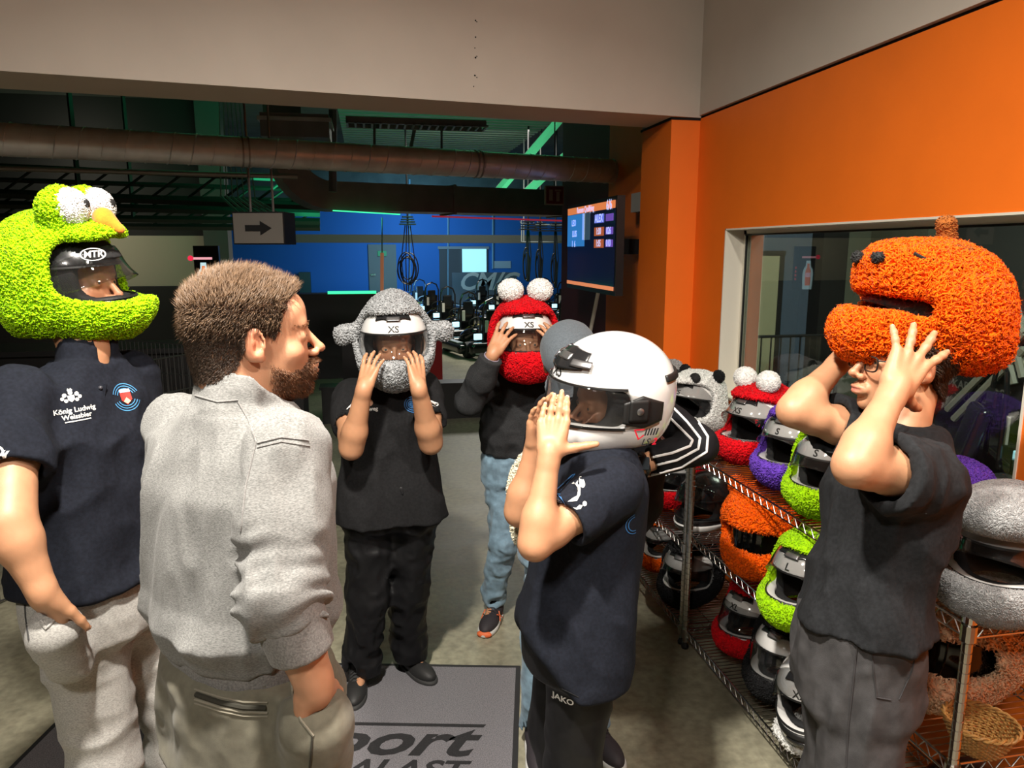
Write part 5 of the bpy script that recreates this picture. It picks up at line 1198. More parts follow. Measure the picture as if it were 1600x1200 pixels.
s = Sdf(); torso_body(s, pel, che, neck, rx, .88); head(s, hc, hR, .96); s.cone(neck, hc + hR @ np.array([0, -.02, -.06]), .050, .050, .02)
arm(s, Rsh, Rel, Rwr, 1.04); arm(s, Lsh, Lel, Lwr, 1.04); nl = []
hand(s, Rwr, D(584, 553, 2.60) - Rwr, (.55, .8, -.1), 'R', .90, curl=(6, 14, 10), spread=(12, 4, -3, -10), thumb=(.85, .45, .35), nails=nl); hand(s, Lwr, D(648, 553, 2.60) - Lwr, (-.55, .8, -.1), 'L', .90, curl=(6, 16, 12), spread=(10, 3, -4, -10), thumb=(.8, .5, .4), nails=nl)
Rft, Rtoe = atz(566, 1065), atz(552, 1108); Lft, Ltoe = atz(640, 1040), atz(676, 1068)
rk, lk = np.array([-.04, 2.83, .42]), np.array([.125, 2.88, .42]); ra, la = np.array([-.075, 2.86, .08]), np.array([.125, 2.95, .08])
leg(s, (cx - .08, cy, .76), rk, ra, ra + (-.02, -.12, -.04), .9); leg(s, (cx + .08, cy, .76), lk, la, la + (.07, -.10, -.04), .9)
p3 = person('child in a plain black T-shirt on the mat, holding on the grey plush helmet', s, .0038, headcol(hc, hR, .96, SK)); nails_on(p3, nl); eyes(hc, hR, .96, p3)
m_btee = cloth_mat('black_tshirt', (0.012, 0.012, 0.013), .92, .2, 120); m_navy = cloth_mat('navy_polo', (0.009, 0.011, 0.018), .9, .2, 120)
s = Sdf(); s.loft([ringrow(.735, (cx + .00, cy - .02), .208, .135, 2), ringrow(.85, (cx - .0, cy - .015), .192, .125, 2), ringrow(1.0, (cx, cy), .172, .115, 2), ringrow(1.12, (cx, cy), .168, .113, 2), ringrow(1.22, (cx + .002, cy + .005), .160, .100, 2), ringrow(1.285, (cx + .006, cy + .005), .095, .075, 2), ringrow(1.315, (cx + .01, cy), .064, .060, 2)], 2.5, .02, cap=.008)
e1_, d1_ = sleeve(s, Rsh + (.01, 0, -.01), Rel, .62, .070, .068, inner=.055); e2_, d2_ = sleeve(s, Lsh + (-.01, 0, -.01), Lel, .62, .070, .068, inner=.055)
s.disp(folds(.0070, (8, 8, 4.0), 3.3)); s.ell(np.array([cx + .01, cy - .015, 1.33]), (.062, .058, .03), None, .006, 's')
t3 = s.mesh('t_shirt', .006, m_btee, p3)
m_wp = mat('white_print', (.72, .72, .70), .7); m_bp = mat('blue_print', (.03, .14, .36), .7)
decal('sleeve_print', text_vf('AZm', .030, True, .3), t3, D(541, 645, 2.60), (.95, -.3, -.05), (0, 0, 1), m_wp, t3, .002, .01)
decal('chest_print', text_vf('Radweg', .020, True), t3, D(577, 648, 2.65), (1, 0, 0), (0, 0, 1), m_wp, t3, .002, .01); decal('chest_print', poly_vf([disc(0, 0, .012)]), t3, D(578, 638, 2.65), (1, 0, 0), (0, 0, 1), mat('print_peach', (.5, .25, .15), .7), t3, .002, .01)
decal('chest_crest', poly_vf([p for r in (.010, .017, .024) for p in ringp(0, 0, r, .003)] + [disc(0, 0, .008)]), t3, D(646, 643, 2.65), (1, 0, 0), (0, 0, 1), m_bp, t3, .002, .01)
decal('sleeve_print', poly_vf([disc(-.008, .02, .006), [(-.01, .01), (.004, .012), (.012, -.02), (.006, -.022)]]), t3, D(686, 640, 2.60), (1, .3, 0), (0, 0, 1), m_wp, t3, .002, .01)
m_track = cloth_mat('black_track_trousers', (0.008, 0.008, 0.009), .5, .1, 60, bump=.1, sheen=.0, spec=.25)
trousers('track_trousers', m_track, p3, (cx, cy + .0, .90), (cx, cy + .01, .80), [[(cx - .085, cy, .76, .095), (-.04, 2.83, .42, .075), (-.075, 2.87, .13, .066), (-.08, 2.87, .075, .070)], [(cx + .085, cy, .76, .095), (.125, 2.88, .42, .073), (.120, 2.95, .13, .064), (.122, 2.95, .075, .068)]], 2, .95, amp=.010, fr=(8, 8, 8), seed=5)
m_sblk = mat('shoe_black', (.018, .018, .018), .6, bump=.3, bscale=300, bdist=.001); m_sole = mat('shoe_sole_black', (.03, .03, .03), .7); m_lace = mat('lace_dark', (.05, .05, .05), .8)
shoe(p3, 'trainer', (-.085, 2.925, 0), (-.112, 2.685, 0), .98, m_sblk, m_sole, m_lace); shoe(p3, 'trainer', (.098, 3.00, 0), (.215, 2.80, 0), .98, m_sblk, m_sole, m_lace)

# ---------------------------------------------------------------- person in the red plush helmet (back)
hc = P4H + np.array([0, 0, -.02]); hR = euler(176, 4); cx, cy = .69, 3.27; rx = N3((-1, .05, 0))
neck = np.array([cx, cy - .03, 1.27]); che = np.array([cx, cy, 1.08]); pel = np.array([cx - .02, cy, .80]); Rsh = np.array([cx - .155, cy, 1.195]); Lsh = np.array([cx + .155, cy, 1.195])
Rel = bone(Rsh, 735, 628, .27); Rwr = D(771, 552, 2.98); Lel = Lsh + N3((.10, -.75, .0)) * .26; Lwr = D(872, 552, 2.98)
s = Sdf(); torso_body(s, pel, che, neck, rx, .9); head(s, hc, hR, .96); s.cone(neck, hc + hR @ np.array([0, -.02, -.06]), .050, .050, .02); arm(s, Rsh, Rel, Rwr, .9); arm(s, Lsh, Lel, Lwr, .9)
hand(s, Rwr, D(797, 503, 3.02) - Rwr, (.5, .85, -.05), 'R', .93, curl=(6, 14, 10), spread=(14, 5, -6, -18), thumb=(.9, .2, .5)); hand(s, Lwr, D(852, 505, 3.02) - Lwr, (-.5, .85, -.05), 'L', .93, curl=(6, 14, 10), spread=(14, 5, -6, -18), thumb=(.9, .2, .5))
leg(s, (cx - .10, cy, .78), np.array((.585, 3.22, .44)), np.array((.553, 3.33, .09)), np.array((.50, 3.22, .04)), .9); leg(s, (cx + .07, cy, .78), np.array((.77, 3.28, .44)), np.array((.78, 3.36, .09)), np.array((.80, 3.24, .04)), .9)
p4 = person('person in a dark grey sweater and light jeans holding on the red helmet', s, .0042, headcol(hc, hR, .96, SK)); eyes(hc, hR, .96, p4)
m_swt = cloth_mat('charcoal_sweater', (0.028, 0.029, 0.031), .95, .3, 160, bump=.5, bs=500, stretch=(1, 1, 4))
s = Sdf(); s.loft([ringrow(.86, (cx - .02, cy), .165, .115, 0), ringrow(.93, (cx - .02, cy), .180, .125, 0), ringrow(1.08, (cx, cy), .172, .120, 0), ringrow(1.19, (cx, cy), .160, .100, 0), ringrow(1.25, (cx, cy), .09, .07, 0), ringrow(1.275, (cx, cy - .01), .066, .062, 0)], 2.5, .02, cap=.008)
for a_, b_, c_ in ((Rsh, Rel, Rwr), (Lsh, Lel, Lwr)):
    e = c_ + (b_ - c_) * .10; d = N3(c_ - b_); s.limb([a_, b_, b_ + (c_ - b_) * .5, e], [.068, .056, .050, .040])
s.disp(folds(.006, (9, 9, 8), 8.1)); t4 = s.mesh('sweater', .0065, m_swt, p4)
MB().tube([Rwr + (Rel - Rwr) * .07 + .031 * (cos(q) * N3(np.cross(Rel - Rwr, (0, 0, 1))) + sin(q) * N3(np.cross(Rel - Rwr, np.cross(Rel - Rwr, (0, 0, 1))))) for q in np.linspace(0, 2 * pi, 20)], .003, 5).build('bracelet', mat('bracelet_grey', (.25, .22, .28), .6), p4)
m_jean = cloth_mat('light_jeans', (0.20, 0.31, 0.40), .9, .25, 26, bump=.4, bs=700)
trousers('jeans', m_jean, p4, (cx - .02, cy, .90), (cx - .02, cy, .81), [[(cx - .10, cy, .76, .085), (.585, 3.22, .44, .062), (.555, 3.32, .14, .052), (.553, 3.33, .085, .053)], [(cx + .07, cy, .76, .085), (.77, 3.28, .44, .062), (.78, 3.36, .14, .054), (.78, 3.36, .085, .055)]], 0, .84, wa=.150, wb=.11, amp=.007, fr=(10, 10, 12), seed=2)
m_sdk = mat('shoe_charcoal', (.03, .025, .03), .7, bump=.3, bscale=400, bdist=.001); m_swh = mat('sole_white', (.6, .6, .58), .6); m_sor = mat('shoe_orange', (.75, .16, .05), .6)
shoe(p4, 'running_shoe', (.585, 3.37, 0), (.475, 3.14, 0), 1.0, m_sdk, m_swh, m_sdk, m_sor); shoe(p4, 'running_shoe', (.78, 3.42, 0), (.82, 3.17, 0), 1.0, m_sdk, m_swh, m_sdk, m_sor)

# ---------------------------------------------------------------- adult in the lime plush helmet (left)
hc = P1H + np.array([0, 0, -.005]); hR = euler(-104, 0); f1 = N3((.86, -.5, 0)); rx = np.array([f1[1], -f1[0], 0])
mid = np.array([-.712, 2.00]); neck = np.array([-.705, 2.03, 1.545]); che = np.array([-.712, 1.99, 1.33]); pel = np.array([-.69, 1.95, .97])
Rsh = np.array([*mid, 1.445]) + rx * .170; Lsh = np.array([*mid, 1.445]) - rx * .150
Rel = bone(Rsh, 12, 812, .30); Rwr = D(68, 928, 1.585); Lel = bone(Lsh, 219, 770, .30, True); Lwr = bone(Lel, 236, 850, .24, False)
s = Sdf(); torso_body(s, pel, che, neck, rx, 1.0); head(s, hc, hR, 1.0); s.cone(neck, hc + hR @ np.array([0, -.03, -.07]), .060, .057, .02)
arm(s, Rsh, Rel, Rwr, 1.12); arm(s, Lsh, Lel, Lwr, 1.05)
hd_ = D(104, 1020, 1.70) - Rwr
hand(s, Rwr, hd_, -rx, 'R', 1.0, curl=(20, 25, 20)); hand(s, Lwr, (.15, .0, -1), rx, 'L', 1.0, curl=(20, 25, 20))
kr, kl = D(128, 1190, 1.80), D(232, 1170, 1.98); kr = np.array([-.70, 1.86, .50]); kl = np.array([-.58, 2.03, .50])
leg(s, pel + rx * .10 + (0, 0, -.08), kr, (-.70, 1.82, .10), (-.58, 1.76, .04)); leg(s, pel - rx * .09 + (0, 0, -.08), kl, (-.60, 2.05, .10), (-.47, 1.99, .04))
p1 = person('adult in a navy polo and light grey sweatpants, wearing the lime helmet, hand in pocket', s, .0048, headcol(hc, hR, 1.0, SK, seed=4)); eyes(hc, hR, 1.0, p1)
yw = math.degrees(math.atan2(rx[1], rx[0]))
s = Sdf(); P_ = lambda z, dx, dy, a, b: ringrow(z, (mid[0] + dx, mid[1] + dy), a, b, yw)
s.loft([P_(.972, .018, -.052, .192, .148), P_(1.03, .012, -.045, .186, .140), P_(1.18, .004, -.02, .176, .130), P_(1.32, -.005, -.005, .180, .128), P_(1.42, -.005, .0, .168, .108), P_(1.475, -.002, .012, .110, .082), P_(1.505, .003, .02, .072, .070)], 2.5, .02, cap=.008)
sleeve(s, Rsh + (0, 0, -.005), Rel, .62, .074, .076, inner=.066); sleeve(s, Lsh + (0, 0, -.005), Lel, .62, .068, .068, inner=.058)
s.cone(neck + (0, 0, -.035), neck + (.004, .0, -.005), .070, .067, .01); s.cone(neck + (0, 0, -.03), neck + (.004, 0, .08), .060, .062, .004, 's')
s.disp(folds(.008, (6.5, 6.5, 5), 13.3)); t1 = s.mesh('polo_shirt', .006, m_navy, p1)
# collar flap, placket, prints
MB().tube([D(165, 600, 1.80), D(162, 618, 1.80), D(160, 640, 1.80)], .004, 6).build('placket', m_navy, t1)
for y_ in (606, 630): MB().sphere(D(157, y_, 1.795), .0055, 10).build('button', mat('button_black', (.05, .05, .06), .3), t1, True)
ux_ = N3((.83, .45, .05)); uy_ = N3((-.1, .0, 1))
def d1(vf, px_, py_, dd, m, nm='chest_print', u=ux_, v=uy_, off=.0018): return decal(nm, vf, t1, D(px_, py_, dd), u, v, m, t1, off, .012)
d1(text_vf('König Ludwig', .0165, True), 121, 641, 1.70, m_wp, v=N3((-.30, 0, 1))); d1(text_vf('Weissbier', .0155, True), 125, 651, 1.70, m_wp, v=N3((-.30, 0, 1)))
crest = [disc(-.018, .006, .007, 8), disc(.018, .006, .007, 8), disc(-.026, -.004, .006, 8), disc(.026, -.004, .006, 8), disc(0, .012, .007, 10), [(-.010, .004), (.010, .004), (.010, -.010), (0, -.018), (-.010, -.010)], disc(-.016, -.012, .006, 8), disc(.016, -.012, .006, 8), [(-.008, .020), (-.004, .026), (0, .021), (.004, .026), (.008, .020), (.006, .017), (-.006, .017)]]
d1(poly_vf([[(x * .72, y * .72) for x, y in p] for p in crest]), 115, 622, 1.70, m_wp); d1(poly_vf([[(-.028, -.001), (.028, -.001), (.028, .0015), (-.028, .0015)]]), 127, 658, 1.70, m_wp, v=N3((-.30, 0, 1)))
rg = [p for r in (.020, .026, .032) for p in ringp(0, 0, r, .002, 200, 340) + ringp(0, 0, r, .002, 20, 160)]
d1(poly_vf(rg), 193, 620, 1.86, mat('blue_rings', (.06, .25, .5), .7), 'crest_rings', (.75, .66, 0)); d1(poly_vf([[(-.013, .014), (.013, .014), (.013, -.006), (0, -.019), (-.013, -.006)]]), 193, 620, 1.86, mat('crest_red', (.45, .03, .02), .7), 'crest_shield', (.75, .66, 0), off=.003)
d1(poly_vf([[(-.013, .020), (.013, .020), (.013, .012), (-.013, .012)]]), 193, 620, 1.86, mat('crest_pale', (.5, .55, .7), .7), 'crest_top', (.75, .66, 0), off=.004); d1(poly_vf([[(-.009, -.010), (0, .0), (.009, -.010), (0, -.016)]]), 193, 620, 1.86, mat('crest_peach', (.7, .45, .3), .7), 'crest_hill', (.75, .66, 0), off=.004)
scr_ = [[(x, y), (x + .004, y), (x + .004 + a, y + h), (x + a, y + h)] for x, y, a, h in ((-.030, -.012, .004, .022), (-.022, -.016, .006, .026), (-.013, -.010, .006, .024), (-.004, -.014, .004, .022), (.004, -.010, .007, .020), (.012, -.006, .005, .014))] + ringp(-.008, .0, .020, .003, -60, 100)
d1(poly_vf(scr_), 10, 706, 1.58, m_wp, 'sleeve_print', (.96, -.22, 0), (0, 0, 1))
m_swp = cloth_mat('heather_grey_sweat', (0.40, 0.39, 0.37), .95, .22, 210, bump=.5, bs=420, stretch=(1, 1, 2.2))
def pk(s):
    s.cone(Rwr + hd_ * .58, Rwr + hd_ * 1.15, .058, .048, .03)
tr1 = trousers('sweatpants', m_swp, p1, (pel[0] - .0, pel[1], 1.01), (pel[0], pel[1], .93), [[tuple(pel + rx * .085 + (0, 0, -.08)) + (.105,), tuple(kr) + (.078,), (-.70, 1.83, .16, .070), (-.70, 1.82, .10, .058)], [tuple(pel - rx * .085 + (0, 0, -.08)) + (.105,), tuple(kl) + (.078,), (-.60, 2.05, .16, .070), (-.60, 2.05, .10, .058)]], yw, 1.0, wa=.148, wb=.108, ha=.172, hb=.124, amp=.006, fr=(5, 5, 6), seed=6, extra=pk, hs=.0065)
def clothline(name, tgt, pts, w, m, off=.002):
    """a raised seam or cord laid on a garment through points seen in the photo"""
    me = tgt.data; key = id(me)
    if key not in _BVH: _BVH[key] = BVHTree.FromPolygons([tuple(map(float, v)) for v in mesh_data(tgt)], [tuple(p.vertices) for p in me.polygons])
    out = []
    for i in range(len(pts) - 1):
        for t in np.linspace(0, 1, 9)[: (9 if i == len(pts) - 2 else 8)]:
            q = np.array(pts[i]) * (1 - t) + np.array(pts[i + 1]) * t; d = Vector(ray(*q)).normalized(); h = _BVH[key].ray_cast(Vector((0, 0, CAMH)), d)
            if h[0] is not None: out.append(np.array(h[0]) - np.array(d) * off)
    if len(out) > 1: return MB().tube(out, w, 6).build(name, m, tgt)
clothline('pocket_edge', tr1, [(64, 970), (72, 982), (86, 968), (97, 935), (98, 925)], .0035, m_swp); m_cord = mat('cord_dark', (.03, .03, .03), .8)
clothline('drawstring', tr1, [(198, 880), (203, 896), (207, 917)], .0022, m_cord); clothline('drawstring', tr1, [(212, 874), (218, 884), (222, 894)], .0022, m_cord)
clothline('side_seam', tr1, [(38, 930), (40, 965), (45, 1000)], .0018, m_cord)
shoe(p1, 'trainer', (-.74, 1.84, 0), (-.53, 1.75, 0), 1.15, m_sblk, m_sole, m_lace); shoe(p1, 'trainer', (-.64, 2.07, 0), (-.43, 1.99, 0), 1.15, m_sblk, m_sole, m_lace)

# ---------------------------------------------------------------- adult in the grey sweater, seen from behind
rx = N3((.66, -.75, 0)); fb = np.array([-rx[1], rx[0], 0]); yw = math.degrees(math.atan2(rx[1], rx[0]))
hc = D(397, 528, 1.33); hR = euler(-75, 3, 0); HS = .97
mid = np.array([-.245, 1.375]); neck = np.array([-.232, 1.375, 1.525]); che = np.array([*mid, 1.33]) + fb * .0; pel = np.array([-.243, 1.345, .97])
Rsh = np.array([*mid, 1.435]) + rx * .158; Lsh = np.array([*mid, 1.435]) - rx * .165
Rsh = D(440, 700, 1.215); Rel = D(440, 925, 1.15); Rwr = D(492, 1070, 1.195); Lel = Lsh + N3((-.02, .12, -1)) * .29; Lwr = Lel + N3((.45, .35, -1)) * .25
s = Sdf(); torso_body(s, pel, che, neck, rx, .98); Ph = head(s, hc, hR, HS); s.cone(neck + (0, 0, -.02), hc + hR @ np.array([0, -.035, -.055]) * HS, .064, .060, .025); s.cone(hc + hR @ np.array([0, -.06, -.02]) * HS, neck, .05, .05, .03)
arm(s, Rsh, Rel, Rwr, 1.14); arm(s, Lsh, Lel, Lwr, 1.1)
hd2 = D(496, 1165, 1.25) - Rwr
hand(s, Rwr, hd2, -rx, 'R', 1.02, curl=(15, 20, 15)); hand(s, Lwr, (.2, .2, -1), rx, 'L', 1.0, curl=(15, 20, 15))
leg(s, pel + rx * .10 + (0, 0, -.08), (-.14, 1.28, .50), (-.15, 1.25, .10), (-.05, 1.34, .04)); leg(s, pel - rx * .10 + (0, 0, -.08), (-.27, 1.44, .50), (-.29, 1.42, .10), (-.19, 1.50, .04))
V2, F2 = s.surf(.0042); p2 = mkmesh('person', V2, F2, m_skin, None, True, headcol(hc, hR, HS, (.52, .26, .15), .75, 9)(V2)); tag(p2, 'bearded adult in a heather grey sweater and olive trousers, seen from behind in profile', 'person')
eyes(hc, hR, HS, p2)
q_ = (V2 - hc) @ hR / HS; near = np.linalg.norm(q_, axis=1) < .2; fm = near[F2].all(1); Fh = F2[fm]
hx = np.array([-.13, -.06, -.035, -.012, .010, .030, .045, .058, .072, .10]); hz = np.array([-.070, -.062, -.035, .025, .010, .004, .035, .062, .076, .095])
def scalp(q): return ((q[:, 2] > np.interp(q[:, 1], hx, hz)) & ((np.abs(q[:, 0]) < .080) | (q[:, 2] > .03))).astype(float)
top_w = lambda q: np.clip((q[:, 2] - .055) / .03, 0, 1)
m_hair = mat('hair_brown', (0.155, 0.092, 0.050), .45, color2=(0.085, 0.050, 0.028), nscale=90, spec=.4); m_hairs = mat('hair_short_brown', (0.085, 0.052, 0.032), .55, color2=(0.05, .03, .02), nscale=120); m_beard = mat('beard_auburn', (0.22, 0.09, 0.035), .5, color2=(0.10, 0.045, 0.02), nscale=120)
def top_flow(q):
    g = np.tile([0, .55, .5], (len(q), 1)); g[:, 1] -= np.clip(-q[:, 1] - .02, 0, .1) * 9; g[:, 0] += q[:, 0] * 3; g[:, 2] += .2; return g
hair((V2, Fh), hc, hR, HS, lambda q: scalp(q) * top_w(q), m_hair, p2, 'hair', 420000, .023, .00065, droop=top_flow, lift=.45, curl=.3)
hair((V2, Fh), hc, hR, HS, lambda q: scalp(q) * np.clip(1 - top_w(q) * .8, 0, 1), m_hairs, p2, 'hair_sides', 520000, .0075, .00055, droop=lambda q: np.tile([0, -.6, -1.0], (len(q), 1)), lift=.15, curl=.2)
hair((V2, Fh), hc, hR, HS, lambda q: scalp(q) * np.clip(1 - np.abs(q[:, 2] - .045) / .035, 0, 1), m_hair, p2, 'hair_crown', 240000, .017, .0007, droop=lambda q: np.stack([q[:, 0] * 5, -.5 + 0 * q[:, 0], -.5 + 0 * q[:, 0]], 1), lift=.25, curl=.3)
def beard(q):
    x, y, z = np.abs(q[:, 0]), q[:, 1], q[:, 2]; up = np.interp(y, [-.01, .02, .05, .075, .09, .12], [-.040, -.045, -.062, -.060, -.046, -.044]); m = (z < up) & (y > .012) & (z > -.14)
    lips = (x < .024) & (z > -.079) & (z < -.0575) & (y > .085); return (m & ~lips).astype(float) * np.clip((y - .0) / .04, .25, 1)
hair((V2, Fh), hc, hR, HS, beard, m_beard, p2, 'beard', 420000, .0105, .00055, droop=lambda q: np.tile([0, .35, -1.0], (len(q), 1)), lift=.3, curl=.35)
def brow(q): x, y, z = np.abs(q[:, 0]), q[:, 1], q[:, 2]; return ((np.abs(x - .034) < .020) & (np.abs(z - .020 + (x - .03) * .1) < .005) & (y > .06)).astype(float)
for sd in (-1, 1): hair((V2, Fh), hc, hR, HS, lambda q: brow(q) * (q[:, 0] * sd > 0), m_beard, p2, 'eyebrow', 160000, .006, .0004, droop=lambda q: np.stack([np.sign(q[:, 0]), -.3 + 0 * q[:, 0], .2 + 0 * q[:, 0]], 1), lift=.1, curl=.2)
# sweater
m_gsw = cloth_mat('heather_grey_knit', (0.190, 0.190, 0.184), .95, .30, 240, bump=.45, bs=500, stretch=(1, 1, 3.0)); m_rib = cloth_mat('ribbed_cuff', (0.20, 0.195, 0.19), .95, .25, 300, bump=.4, bs=700)
P_ = lambda z, dx, dy, a, b: ringrow(z, (mid[0] + dx, mid[1] + dy), a, b, yw)
s = Sdf(); s.loft([P_(1.075, .000, -.030, .142, .112), P_(1.13, -.002, -.030, .162, .128), P_(1.20, -.002, -.022, .162, .124), P_(1.30, -.002, -.008, .168, .120), P_(1.37, 0, 0, .182, .122), P_(1.43, .0, .003, .158, .100), P_(1.47, .006, .002, .112, .082), P_(1.505, .012, .0, .072, .068)], 2.4, .02, cap=.012)
s.cone(neck + (0, 0, -.02), neck + fb * .012 + (0, 0, .044), .076, .073, .012)
cuf = Rel + (Rwr - Rel) * .30; cd_ = N3(Rwr - Rel)
s.limb([Rsh + (0, 0, -.005), Rsh + (Rel - Rsh) * .5, Rel, cuf], [.070, .064, .060, .054], None, .03, .012); s.limb([Lsh, Lel, Lel + (Lwr - Lel) * .5], [.072, .062, .052], None)
ux = N3(Rel - Rsh)
def sw_fold(p):
    a = (p - Rsh) @ ux; L = np.linalg.norm(Rel - Rsh); ra = np.linalg.norm(p - Rsh - a[:, None] * ux, axis=1); t = np.clip((a - L * .55) / (L * .25), 0, 1) * np.clip((.10 - ra) / .02, 0, 1) * (a < L + .12)
    return -.0085 * t * np.sin(a * 165 + 3.4 * vnoise(p * 13) + (p @ rx) * 30) * (.45 + .75 * vnoise(p * 17 + 3))
s.half(neck + (0, 0, .028), fb * .75 + rx * .15 + (0, 0, 1), neck - (.12, .12, .02), neck + (.12, .12, .12)); s.disp(sw_fold); s.disp(folds(.0085, (8.5, 8.5, 3.0), 31.7)); s.disp(lambda p: -.012 * np.clip(1 - np.abs(p[:, 2] - 1.135) / .045, 0, 1) * (1 + .6 * vnoise(p * 9)))
s.cone(neck + (0, 0, .02), neck + fb * .012 + (0, 0, .10), .064, .066, .004, 's')
t2 = s.mesh('sweater', .0052, m_gsw, p2)
u = Sdf(); u.limb([cuf - cd_ * .035, cuf + cd_ * .055], [.057, .050], .042); V, F = u.surf(.004); mkmesh('cuff', V, F, m_rib, t2, True)
u = Sdf(); u.loft([P_(1.035, .002, -.030, .152, .118), P_(1.085, .000, -.030, .156, .120)], 2.4, .02, cap=.006); u.mesh('waistband_rib', .006, m_rib, t2)
clothline('shoulder_seam', t2, [(372, 628), (388, 655), (400, 690), (384, 760), (376, 830)], .0016, m_rib, .0006); clothline('yoke_seam', t2, [(402, 692), (440, 683), (482, 688)], .0018, m_rib, .0008); clothline('yoke_seam', t2, [(402, 699), (440, 690), (484, 697)], .0014, m_rib, .0006)
clothline('neck_seam', t2, [(305, 618), (340, 628), (372, 625)], .0016, m_rib, .0006)
# trousers
m_olv = cloth_mat('olive_trousers', (0.150, 0.140, 0.105), .85, .10, 60, bump=.25, bs=900)
def pk(s): s.cone(Rwr + hd2 * .62, Rwr + hd2 * 1.3, .058, .052, .03)
tr2 = trousers('trousers', m_olv, p2, (pel[0], pel[1], 1.055), (pel[0], pel[1], .95), [[tuple(pel + rx * .078 + (0, 0, -.08)) + (.092,), (-.16, 1.29, .50, .082), (-.15, 1.26, .07, .072)], [tuple(pel - rx * .078 + (0, 0, -.08)) + (.092,), (-.27, 1.44, .50, .082), (-.29, 1.43, .07, .072)]], yw, 1.0, wa=.140, wb=.108, ha=.158, hb=.124, amp=.006, fr=(8, 8, 7), seed=16, hs=.0065, extra=pk)
m_slit = mat('pocket_shadow_cloth', (.03, .028, .02), .9); m_sti = mat('stitching_olive', (.24, .22, .17), .9)
clothline('pocket_slit', tr2, [(306, 1085), (345, 1098), (380, 1105), (415, 1106)], .0045, m_slit, .001)
for dy, w_ in ((-8, .0016), (8, .0020), (14, .0012)): clothline('pocket_stitching', tr2, [(304, 1085 + dy), (345, 1098 + dy), (380, 1105 + dy), (418, 1106 + dy)], w_, m_sti, .001)
clothline('belt_loop', tr2, [(411, 1058), (413, 1075)], .004, m_olv, .002); clothline('side_pocket_edge', tr2, [(455, 1060), (458, 1090), (470, 1125), (490, 1150)], .0022, m_sti, .001); clothline('side_seam', tr2, [(488, 1150), (486, 1180), (484, 1199)], .002, m_slit, .001)
shoe(p2, 'shoe', (-.17, 1.19, 0), (.0, 1.38, 0), 1.15, m_sblk, m_sole, m_lace); shoe(p2, 'shoe', (-.31, 1.37, 0), (-.14, 1.56, 0), 1.15, m_sblk, m_sole, m_lace)

# ---------------------------------------------------------------- child with the white helmet (front right)
rx = np.array([.06, 1.0, 0]); rx = N3(rx); fb = np.array([-rx[1], rx[0], 0]); yw = math.degrees(math.atan2(rx[1], rx[0]))
hc = P5H + np.array([.01, .0, -.03]); hR = P5R; neck = np.array([.60, 1.83, 1.275]); che = np.array([.580, 1.815, 1.10]); pel = np.array([.535, 1.81, .76])
Lsh = np.array([.588, 1.815, 1.205]) - rx * .135; Rsh = np.array([.588, 1.815, 1.205]) + rx * .135
Lwr = D(858, 712, 1.74); Lel = bone(Lsh, 838, 852, .265, True); Lel = D(836, 850, 1.72); Rwr = D(836, 700, 1.90); Rel = D(812, 800, 1.93)
s = Sdf(); torso_body(s, pel, che, neck, rx, .86); head(s, hc, hR, .95); s.cone(neck, hc + hR @ np.array([0, -.02, -.06]), .050, .048, .02); arm(s, Lsh, Lel, Lwr, .95); arm(s, Rsh, Rel, Rwr, .95); nl = []
hand(s, Lwr, D(868, 632, 1.755) - Lwr, (.35, .9, -.05), 'L', .94, curls=((6, 8, 6), (4, 6, 5), (4, 6, 5), (5, 8, 8)), spread=(-6, 0, 3, 5), thumb=(.35, 1.0, .05), tcurl=-.05, nails=nl)
hand(s, Rwr, D(846, 622, 1.86) - Rwr, (.5, -.8, 0), 'R', .94, curl=(8, 14, 10), spread=(6, 2, -2, -6), thumb=(.8, .5, .3))
kn1, kn2 = np.array([.50, 1.72, .40]), np.array([.50, 1.89, .40]); leg(s, pel - rx * .08 + (0, 0, -.06), kn1, (.53, 1.72, .09), (.42, 1.71, .04), .9); leg(s, pel + rx * .08 + (0, 0, -.06), kn2, (.55, 1.90, .09), (.44, 1.90, .04), .9)
p5 = person('child in a black polo seen from the side, pressing both hands on the white helmet', s, .0036, headcol(hc, hR, .95, SK, seed=7)); nails_on(p5, nl); eyes(hc, hR, .95, p5)
P_ = lambda z, x, y, a, b: ringrow(z, (x, y), a, b, yw)
s = Sdf(); s.loft([P_(.665, .505, 1.79, .185, .150), P_(.75, .515, 1.795, .182, .148), P_(.90, .545, 1.80, .165, .140), P_(1.03, .565, 1.81, .150, .132), P_(1.14, .582, 1.815, .150, .122), P_(1.205, .592, 1.818, .140, .098), P_(1.25, .598, 1.825, .090, .078), P_(1.275, .60, 1.83, .066, .062)], 2.4, .02, cap=.008)
sleeve(s, Lsh + (.005, 0, -.005), Lel, .60, .068, .066, inner=.056); sleeve(s, Rsh, Rel, .6, .066, .062, inner=.053)
s.cone(neck + (0, 0, -.02), neck + (.004, 0, .012), .064, .062, .01)
s.half((.44, 1.66, .70), (-.85, -.1, -.55), (.2, 1.5, .6), (.56, 2.1, .80), .02)
s.box(D(918, 1100, 1.78), (.006, .05, .030), None, .003, .002, 's'); s.disp(folds(.006, (6, 6, 3.5), 51)); t5 = s.mesh('polo_shirt', .006, m_navy, p5)
R_ = frame((Lel - Lsh)); 
us_ = N3((.80, .05, -.25)); 
def s5(vf, px_, py_, dd, m, u=(.98, -.19, .12), v=(-.12, 0, 1), nm='sleeve_print'): return decal(nm, vf, t5, D(px_, py_, dd), u, v, m, t5, .002, .01)
